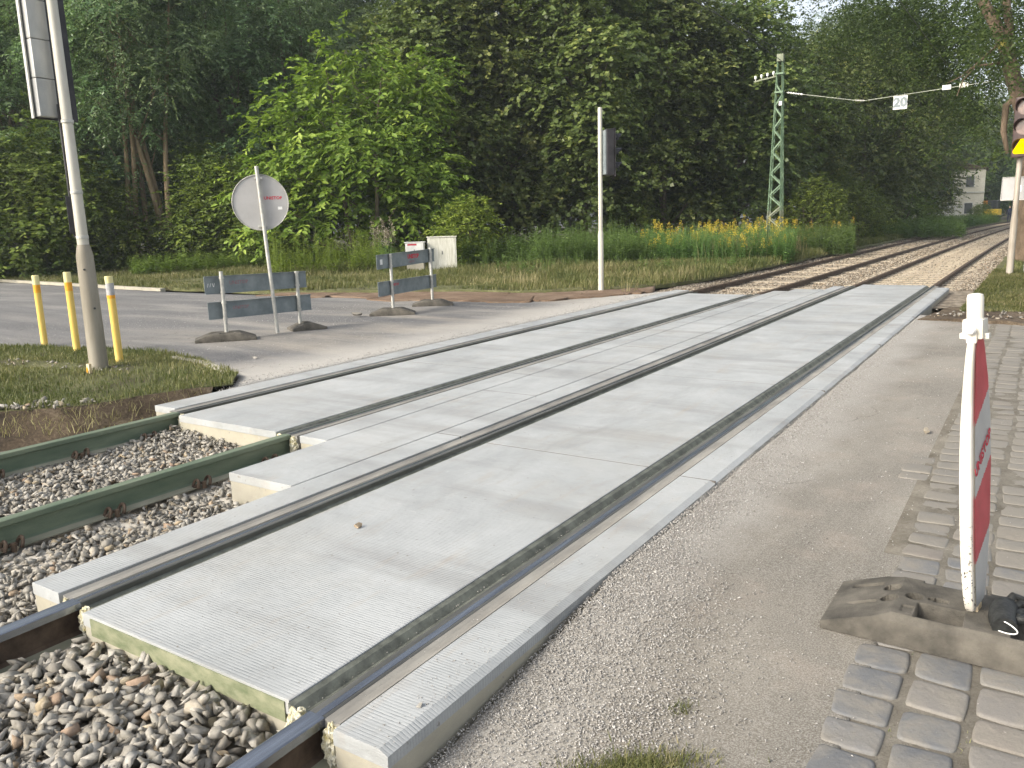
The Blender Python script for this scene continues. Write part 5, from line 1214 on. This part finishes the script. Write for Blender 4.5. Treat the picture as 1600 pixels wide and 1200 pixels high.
for px, d, k, s, lab in (
    (-120, 52, 'ash_b', 1.3, 'ash crown deep in the wood beyond the left frame edge'),
    (20, 51, 'locust', 1.1, 'tall grey-green tree deep in the wood behind the left signal head'),
    (130, 49, 'maple', 1.3, 'tall maple deep in the wood right of the left signal head'),
    (225, 50, 'ash_b', 1.2, 'ash tree deep in the wood behind the pale slanting stems'),
    (330, 49, 'maple_b', 1.2, 'tall maple deep in the wood left of the round sign'),
    (430, 49, 'locust', 1.1, 'grey-green tree deep in the wood above the round sign'),
    (530, 46, 'locust', 1.0, 'grey-green tree towering directly behind the walnut tree'),
    (620, 47, 'ash_b', 1.25, 'ash tree towering right behind the tip of the walnut tree'),
    (745, 50, 'maple_b', 1.2, 'tall maple deep in the wood above the cabinets'),
    (860, 50, 'maple', 1.2, 'tall maple deep in the wood left of the centre mast'),
    (960, 44, 'willow', .92, 'tall yellowish tree with fine leaves at the top centre'),
    (1080, 47, 'willow', .95, 'yellowish fine-leaved tree left of the sky gap'),
    (1110, 62, 'maple_b', 1.1, 'dark tall tree in the wood behind the yellowish crowns'),
    (1225, 60, 'locust', .80, 'grey-green tree just behind the lattice mast'),
    (1310, 66, 'locust', 1.0, 'pale green tall tree above the span wire'),
    (1370, 74, 'far', 1.2, 'sunlit tall tree above the number sign'),
    (1370, 95, 'locust', 1.25, 'tall pale tree above the bend of the tracks'),
    (1400, 108, 'far', 1.15, 'sunlit tree left of the big trunk, above the distant house')):
    tree(k, pol(px, d), lab, s, group=G2)
for j, (px, d) in enumerate(((-180, 60), (-40, 62), (80, 60), (180, 62), (290, 60), (390, 60), (480, 60), (580, 60), (680, 60), (800, 62), (910, 62), (1010, 64), (1080, 70), (1180, 76), (1270, 82), (1340, 90))):
    tree(('maple', 'locust', 'maple_b')[j % 3], pol(px, d), 'dark tree at the very back of the wood, seen only through gaps', 1.0 if px > 1050 else 1.3, group='trees at the back of the wood')
for px, d, k, s, lab in (
    (1480, 142, 'far', 1.15, 'sunlit tree directly behind the distant house'), (1530, 155, 'far', 1.35, 'sunlit tree right of the distant house'),
    (1575, 150, 'far', .8, 'sunlit tree beyond the digger'), (1640, 130, 'far', .85, 'sunlit tree beyond the right signal mast'), (1720, 90, 'far', .9, 'sunlit tree beyond the right frame edge'),
    (1560, 190, 'far', 1.3, 'tall sunlit tree at the far end of the track corridor')):
    tree(k, pol(px, d), lab, s, group='trees beyond the bend of the tracks')
for px, d, k, s, lab in (
    (-40, 38, 'bush', 1.6, 'bright bush at the left frame edge behind the road'), (55, 37, 'bush', 1.6, 'bright bush behind the leftmost bollard'), (135, 36, 'bush', 1.25, 'bush directly behind the left signal mast'),
    (195, 36, 'bush', .95, 'low bush right of the left signal mast, beside the pale stems'), (345, 36, 'bush', .95, 'bush left of the round sign pole'), (400, 35, 'bush', 1.25, 'bush directly behind the round sign'),
    (470, 34.5, 'bush', 1.1, 'bush between the round sign and the walnut tree'), (660, 38, 'bush', 1.0, 'shaded bush behind the small cabinet'), (742, 29, 'shrub', 1.0, 'young light shrub right of the large cabinet'),
    (990, 38, 'bush', .8, 'shaded bush behind the weeds right of the centre mast'), (1270, 41, 'bush', .8, 'yellow-green bush right of the foot of the lattice mast'), (1330, 48, 'bush', .9, 'low bush beside the track right of the lattice mast'), (1522, 104, 'bush', .6, 'small round bush in front of the distant house'), (1400, 64, 'bush', 1.0, 'low dark bush beside the far track')):
    tree(k, pol(px, d), lab, s, group=G3)

# big tree at the right with the leaning trunk
def big_tree():
    t = thing('ash_tree', 'big old tree with a thick leaning trunk at the upper right', 'ash tree', (0, 0, 0))
    m = MB(); Y = 27.5
    q = lambda px, py, y=Y: yp(px, py, y)
    tr = [q(1606, 420), q(1605, 380), q(1606, 250), q(1600, 180), q(1583, 120), q(1571, 70)]
    m.tube(tr, [.40, .36, .27, .21, .20, .19], 14)
    m.tube([q(1571, 78), q(1556, 40), q(1535, 0), q(1515, -60), q(1490, -140)], [.16, .15, .14, .12, .09], 12)
    m.tube([q(1573, 76), q(1577, 40), q(1572, 0), q(1565, -60), q(1570, -140)], [.12, .11, .10, .09, .08], 12)
    m.tube([q(1578, 95), q(1550, 100), q(1525, 103), q(1505, 125), q(1495, 150)], [.05, .04, .03, .02, .01], 7)
    m.tube([q(1570, 60), q(1535, 92), q(1505, 118), q(1480, 130)], [.04, .03, .02, .01], 7)
    m.tube([q(1590, 150), q(1572, 165), q(1568, 205), q(1574, 240)], [.10, .09, .08, .05], 9)
    m.build('trunk', MT['bark_dark'], t, True)
    m = MB(); bm = m.bm
    for k in range(1): m.lathe([(.0, 0), (.10, .03), (.12, .12), (.07, .22), (0, .30)], Matrix.Translation(q(1566, 78, 27.36)), 10)
    m.build('lichen_patch', MT['leaf_fine'] if False else MT['lichen'], t, True)
    # foliage sprays around the branches
    g = np.random.default_rng(77); C = []
    for (px, py, rx, ry, n) in ((1330, 25, 75, 55, 60), (1420, 30, 90, 70, 130), (1490, 50, 70, 60, 130), (1560, 40, 50, 60, 60), (1520, 140, 50, 60, 50), (1380, 100, 80, 40, 22), (1300, 75, 50, 40, 12), (1460, 170, 60, 50, 16), (1530, 160, 40, 60, 16), (1590, 40, 40, 60, 18), (1450, -60, 160, 60, 60), (1560, 230, 30, 40, 7), (1320, 160, 50, 40, 8)):
        for _ in range(n):
            y = g.uniform(32.5, 38) if px < 1545 else g.uniform(25, 31); C.append(yp(px + g.normal() * rx * .6, py + g.normal() * ry * .6, y))
    C = np.array([c[:] for c in C]); tw, per = 6, 14; nt_ = len(C) * tw
    O = unit(g.normal(size=(nt_, 3)) * [1, 1, .5] - [0, 0, .25]); Cc = np.repeat(C, tw, 0) + g.normal(size=(nt_, 3)) * .22
    u = np.tile((np.arange(per) + .5) / per, nt_); Tn = np.repeat(O, per, 0); ln = .75
    P = np.repeat(Cc, per, 0) + Tn * (u * ln)[:, None]; P[:, 2] -= .5 * u ** 2 * ln
    side = np.where(np.tile(np.arange(per) % 2, nt_) == 0, 1., -1.); n = len(P)
    A = unit(Tn * .6 + unit(np.cross(Tn, [0, 0, 1.])) * side[:, None] * .8 + g.normal(size=(n, 3)) * .25 - [0, 0, .35]); N = unit(np.array([0, 0, 1.]) + g.normal(size=(n, 3)) * .5)
    L = .14 * g.uniform(.7, 1.2, n); V, F, lvv = leaves(P, A, N, L, L * .42, lv=np.clip(g.normal(.5, .2, n), 0, 1)); npmesh('crown', V, F, MT['leaf_bigash'], t, lv=lvv)
def ray(px, py):
    x = (px - 800) / 1264.45; y = -(py - 600) / 1264.45
    return (r2 * x + u2 * y + fw)
def yp(px, py, y): d = ray(px, py); return Vector((0, 0, CAMH)) + d * (y / d.y)
MT['lichen'] = simple('yellow_lichen', (.20, .17, .03), (.30, .27, .07), 9, .9)
MT['leaf_bigash'] = leafmat('big_ash_leaves', (.035, .065, .022), (.075, .13, .038), (.15, .21, .06), trans=.45)
MT['bark_dark'] = simple('dark_brown_bark', (.075, .055, .035), (.17, .125, .085), 7, .95, 0, 1, .03, fine=25, stretch=(1, 1, .3))
big_tree()

# ---------------------------------------------------------------- grass, weeds
def inside_strip(x, y, A, B):
    """between polylines in y for given x (both monotone in x)"""
    A, B = np.array(A), np.array(B); return (y > np.interp(x, A[:, 0], A[:, 1])) & (y < np.interp(x, B[:, 0], B[:, 1]))
def blades(name, x, y, z, h, w, mat, lean=.45, lvm=.45, lvs=.2, label=None):
    n = len(x); a = rng.uniform(0, 6.28, n); l = rng.uniform(.1, lean, n) * h; P = np.stack([x, y, z], 1)
    d = np.stack([np.cos(a), np.sin(a), 0 * a], 1); b = np.stack([-np.sin(a + rng.normal(0, .8, n)), np.cos(a), 0 * a], 1) * (w / 2)[:, None]; upv = np.array([0, 0, 1.])
    V = np.stack([P - b, P + b, P + b * .7 + d * (l * .35)[:, None] + upv * (h * .6)[:, None], P - b * .7 + d * (l * .35)[:, None] + upv * (h * .6)[:, None], P + d * l[:, None] + upv * h[:, None]], 1).reshape(-1, 3)
    k = np.arange(n) * 5; F = [np.stack([k, k + 1, k + 2, k + 3], 1), np.stack([k + 3, k + 2, k + 4], 1)]
    lv = np.clip(rng.normal(lvm, lvs, n) + .25 * n2(x, y, 1.5, 51), 0, 1)
    return tag(npmesh(name, V, F, MT[mat], lv=np.repeat(lv, 5)), kind='stuff')
# island grass
def isl_grass():
    x = rng.uniform(-13.5, -6.7, 120000); y = rng.uniform(-.5, 6.3, 120000)
    cut = np.interp(x, [p[0] for p in ISL_CUT], [p[1] for p in ISL_CUT]); far = np.interp(x, [p[0] for p in ISL_ROAD], [p[1] for p in ISL_ROAD])
    k = (y > cut + .0) & (y < far - .02); bare = (np.abs(y - 5.0 - .15 * (x + 9.5)) < .15) & (x < -8.3) & (x > -10.8)
    nz = n2(x, y, 1.6, 61); k &= rng.random(len(x)) < np.where(bare, .08, np.clip(.75 + .6 * nz, .12, 1)) * np.where((x < -7.5) & (y - cut < .3), .15, 1)
    x, y = x[k], y[k]; h = rng.uniform(.025, .07, len(x)) * (1 + .35 * n2(x, y, 2, 62)); near = y - np.interp(x, [p[0] for p in ISL_CUT], [p[1] for p in ISL_CUT]) < .12
    h = np.where(near, h * 1.6, h)
    blades('grass', x, y, isl(x, y) - .004, h, rng.uniform(.005, .010, len(x)), 'grass', .9)
    # roots and dry stalks hanging over the cut bank
    t = rng.uniform(0, 1, 600); px_ = np.interp(t, np.linspace(0, 1, 6), [-9.3, -8.0, -7.55, -7.2, -7.05, -6.75]); py_ = np.interp(t, np.linspace(0, 1, 6), [1.6, 3.0, 3.45, 3.75, 4.2, 4.9])
    o = rng.uniform(0, .25, len(t)); x = px_ + o * .9; y = py_ - o * .8; blades('dry_roots', x, y, .0 - o * .75, rng.uniform(.03, .10, len(t)), rng.uniform(.003, .006, len(t)), 'drygrass', 2.2, .4)
isl_grass()
def verge_grass():
    x, y = rng.uniform(-44, -6.8, 330000), rng.uniform(13, 33, 330000)
    k = inside_strip(x, y, [(-44, 16.0), (-40, 15.5), (-30.6, 14.45), (-19.6, 13.25), (-14.3, 13.8), (-11, 14.9), (-9.2, 15.2), (-7.4, 16.6), (-6.85, 20)], [(-44, 20), (-40, 19.5), (-31, 19), (-25, 22), (-20, 24.5), (-14, 25), (-12, 26), (-10.5, 28), (-6.8, 33)])
    sh = inside_strip(x, y, [(-15.5, 13.0), (-13, 13.0), (-10, 12.9), (-8.4, 13.5), (-7.3, 14.8), (-6.75, 16.2)], [(-15.5, 13.9), (-13, 14.9), (-10.5, 15.1), (-9.0, 15.3), (-8.0, 16.2), (-7.3, 17.5)]) & (x > -15.5)
    k &= ~sh | (rng.random(len(x)) < .06); x, y = x[k], y[k]
    h = rng.uniform(.04, .15, len(x)) * (1 + .8 * n2(x, y, .9, 63)) * (1 + .8 * sm(15.5, 21, y)); blades('grass', x, y, .03 + 0 * x, h, rng.uniform(.012, .022, len(x)), 'grass', .8, .52)
    # beside the far tracks, both sides
    y = rng.uniform(20, 75, 60000); x = -7.0 - rng.uniform(0, 2.6, 60000) + track_dx(y); blades('grass', x, y, .03 + 0 * x, rng.uniform(.10, .30, len(x)), rng.uniform(.02, .035, len(x)), 'grass', .7, .35)
    y = rng.uniform(14.0, 24, 60000); x = -.98 + rng.uniform(0, 3.4, 60000) ** 1.0; blades('grass', x, y, .0 + 0 * x, rng.uniform(.03, .09, len(x)), rng.uniform(.010, .018, len(x)), 'grass', .8, .40)
    y = rng.uniform(24, 70, 50000); x = -.8 + rng.uniform(0, 6, 50000) + track_dx(y); blades('grass', x, y, .0 + 0 * x, rng.uniform(.06, .16, len(x)), rng.uniform(.02, .035, len(x)), 'grass', .8, .42)
    # dry tufts
    x = rng.normal(-8.9, .55, 5000); y = rng.normal(29.5, 1.3, 5000); blades('dry_grass', x, y, .03 + 0 * x, rng.uniform(.35, .95, 5000), rng.uniform(.010, .018, 5000), 'drygrass', .35)
    x = rng.uniform(-11, -7.2, 5000); y = rng.uniform(15.5, 22, 5000); k = n2(x, y, 1.5, 71) > .25; blades('dry_grass', x[k], y[k], .03 + 0 * x[k], rng.uniform(.15, .42, k.sum()), rng.uniform(.008, .014, k.sum()), 'drygrass', .7)
verge_grass()
def weeds(name, x, y, hgt, mat, per=26, leaf=.12, asp=.2, label=None, plume=None, pmat='gold', ph=.3):
    """tall stems with whorls of narrow leaves"""
    n = len(x); lean = rng.normal(0, .09, (n, 2)); idx = np.repeat(np.arange(n), per); u = np.tile((np.arange(per) + .5) / per, n) ** .85
    P = np.stack([x[idx] + lean[idx, 0] * u * hgt[idx], y[idx] + lean[idx, 1] * u * hgt[idx], .03 + u * hgt[idx]], 1)
    a = rng.uniform(0, 6.28, len(idx)); A = np.stack([np.cos(a), np.sin(a), rng.uniform(-.25, .45, len(a))], 1); N = np.stack([-.2 * np.cos(a), -.2 * np.sin(a), np.ones(len(a))], 1) + rng.normal(0, .25, (len(a), 3))
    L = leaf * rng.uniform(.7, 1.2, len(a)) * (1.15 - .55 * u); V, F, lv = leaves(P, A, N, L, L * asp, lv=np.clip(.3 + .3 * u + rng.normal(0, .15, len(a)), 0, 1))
    k0 = len(V); top = np.stack([x + lean[:, 0] * hgt, y + lean[:, 1] * hgt, .03 + hgt], 1); bot = np.stack([x, y, 0 * x], 1); w = .006
    sv = np.stack([bot - [w, 0, 0], bot + [w, 0, 0], top + [w * .5, 0, 0], top - [w * .5, 0, 0]], 1).reshape(-1, 3); sk = np.arange(n) * 4 + k0
    o = npmesh(name, np.concatenate([V, sv]), [F, np.stack([sk, sk + 1, sk + 2, sk + 3], 1)], MT[mat], lv=np.concatenate([lv, np.full(n * 4, .3)])); tag(o, kind='stuff')
    if plume is not None:
        t = top[plume]; hh = ph; q = 60; idx = np.repeat(np.arange(len(t)), q); u = rng.uniform(0, 1, len(idx)); a = rng.uniform(0, 6.28, len(idx)); r_ = rng.uniform(0, 1, len(idx)) * .10 * (1 - u * .8)
        P = t[idx] + np.stack([np.cos(a) * r_, np.sin(a) * r_, (u - .35) * hh], 1); N = rng.normal(size=(len(idx), 3)); A = np.stack([np.cos(a), np.sin(a), .6 + 0 * a], 1)
        V, F, lv = leaves(P, A, N, np.full(len(idx), .035), np.full(len(idx), .022), lv=rng.uniform(0, 1, len(idx))); tag(npmesh('blooms', V, F, MT[pmat], lv=lv), kind='stuff')
def place_weeds():
    def band(pxs, d0, d1, n):
        px = rng.uniform(*pxs, n); d = rng.uniform(d0, d1, n); p = np.array([pol(a, b)[:2] for a, b in zip(px, d)]); return p[:, 0], p[:, 1]
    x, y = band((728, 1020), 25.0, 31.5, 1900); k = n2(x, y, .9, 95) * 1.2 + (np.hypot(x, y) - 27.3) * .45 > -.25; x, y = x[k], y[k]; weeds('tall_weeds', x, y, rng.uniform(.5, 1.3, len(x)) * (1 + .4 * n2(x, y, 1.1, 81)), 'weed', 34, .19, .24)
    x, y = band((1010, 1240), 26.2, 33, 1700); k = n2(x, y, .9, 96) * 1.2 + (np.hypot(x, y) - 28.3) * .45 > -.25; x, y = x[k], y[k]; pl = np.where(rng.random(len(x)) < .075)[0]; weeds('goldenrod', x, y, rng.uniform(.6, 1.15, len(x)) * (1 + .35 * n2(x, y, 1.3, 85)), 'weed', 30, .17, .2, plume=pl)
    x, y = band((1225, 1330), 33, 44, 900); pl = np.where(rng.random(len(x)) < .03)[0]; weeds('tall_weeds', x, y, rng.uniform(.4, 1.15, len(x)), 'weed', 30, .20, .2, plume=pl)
    x, y = band((430, 610), 26.8, 31.5, 420); k = n2(x, y, 1.3, 97) > -.15; x, y = x[k], y[k]; weeds('tall_weeds', x, y, rng.uniform(.4, 1.5, len(x)) * (1 + .3 * n2(x, y, 1.1, 98)), 'leaf_walnut', 34, .17, .22)
    x, y = band((560, 668), 28.8, 32, 420); weeds('tall_weeds', x, y, rng.uniform(.4, .8, len(x)), 'weed', 26, .14, .25)
    x, y = band((720, 1150), 23.0, 27.5, 420); k = n2(x, y, 1.4, 87) > .1; weeds('low_weeds', x[k], y[k], rng.uniform(.2, .65, k.sum()), 'weed', 24, .15, .26)
    x, y = band((600, 625), 26.4, 26.9, 16); weeds('tall_weeds', x, y, rng.uniform(1.0, 1.5, len(x)), 'weed', 26, .12, .2, plume=np.arange(len(x)), pmat='bloom', ph=.5)
    x, y = band((-60, 220), 34.5, 38, 1100); weeds('undergrowth', x, y, rng.uniform(.3, .9, len(x)), 'leaf_bush', 22, .17, .35)
    x, y = band((220, 560), 31.5, 36, 1400); weeds('undergrowth', x, y, rng.uniform(.3, .8, len(x)), 'leaf_bush', 22, .17, .35)
    x, y = band((1330, 1500), 52, 66, 700); weeds('undergrowth', x, y, rng.uniform(.5, 1.2, len(x)), 'weed', 20, .28, .3)
    y = rng.uniform(80, 112, 900); x = -6.5 + track_dx(y) - rng.uniform(0, 5, 900); weeds('undergrowth', x, y, rng.uniform(.5, 1.1, 900), 'leaf_far', 12, .4, .3)
    # joint tufts between the near setts and the tuft at the bottom edge
    C_ = np.array(CORN); C_ = C_[rng.random(len(C_)) < .45]; q_ = rng.integers(0, len(C_), 5200); al = rng.random(5200) < .5
    x = C_[q_, 0] + np.where(al, rng.normal(0, .035, 5200), rng.normal(0, .006, 5200)); y = C_[q_, 1] + np.where(al, rng.normal(0, .006, 5200), rng.normal(0, .035, 5200)); k = x > -.6; blades('grass', x[k], y[k], zr(x[k], y[k]) - .012, rng.uniform(.006, .02, k.sum()), rng.uniform(.002, .004, k.sum()), 'grass', 1.2, .6)
    x = np.concatenate([rng.normal(-.88, .09, 2600), rng.normal(-.86, .02, 90)]); y = np.concatenate([rng.normal(1.93, .045, 2600) - .0, rng.normal(2.27, .02, 90)]); y[:2600] += (x[:2600] + .88) * .45
    blades('grass', x, y, zr(x, y) - .002, rng.uniform(.010, .035, len(x)), rng.uniform(.002, .004, len(x)), 'grass', 1.3, .62)
place_weeds()

# ---------------------------------------------------------------- added veil over the dark trees
def added_haze():  # thin volume added to lift the tree blacks, standing in for lens veil
    m = bpy.data.materials.new('shadow_lifting_haze'); m.use_nodes = True; t = m.node_tree; t.nodes.clear()
    o = t.nodes.new('ShaderNodeOutputMaterial'); v = t.nodes.new('ShaderNodeVolumePrincipled')
    v.inputs['Color'].default_value = (.86, .93, 1, 1); v.inputs['Density'].default_value = .0007; v.inputs['Anisotropy'].default_value = .2
    t.links.new(v.outputs[0], o.inputs['Volume'])
    b = MB(); b.box((-20, 165, 14.2), (450, 520, 32)); tag(b.build('added_haze', m), kind='stuff')
added_haze()
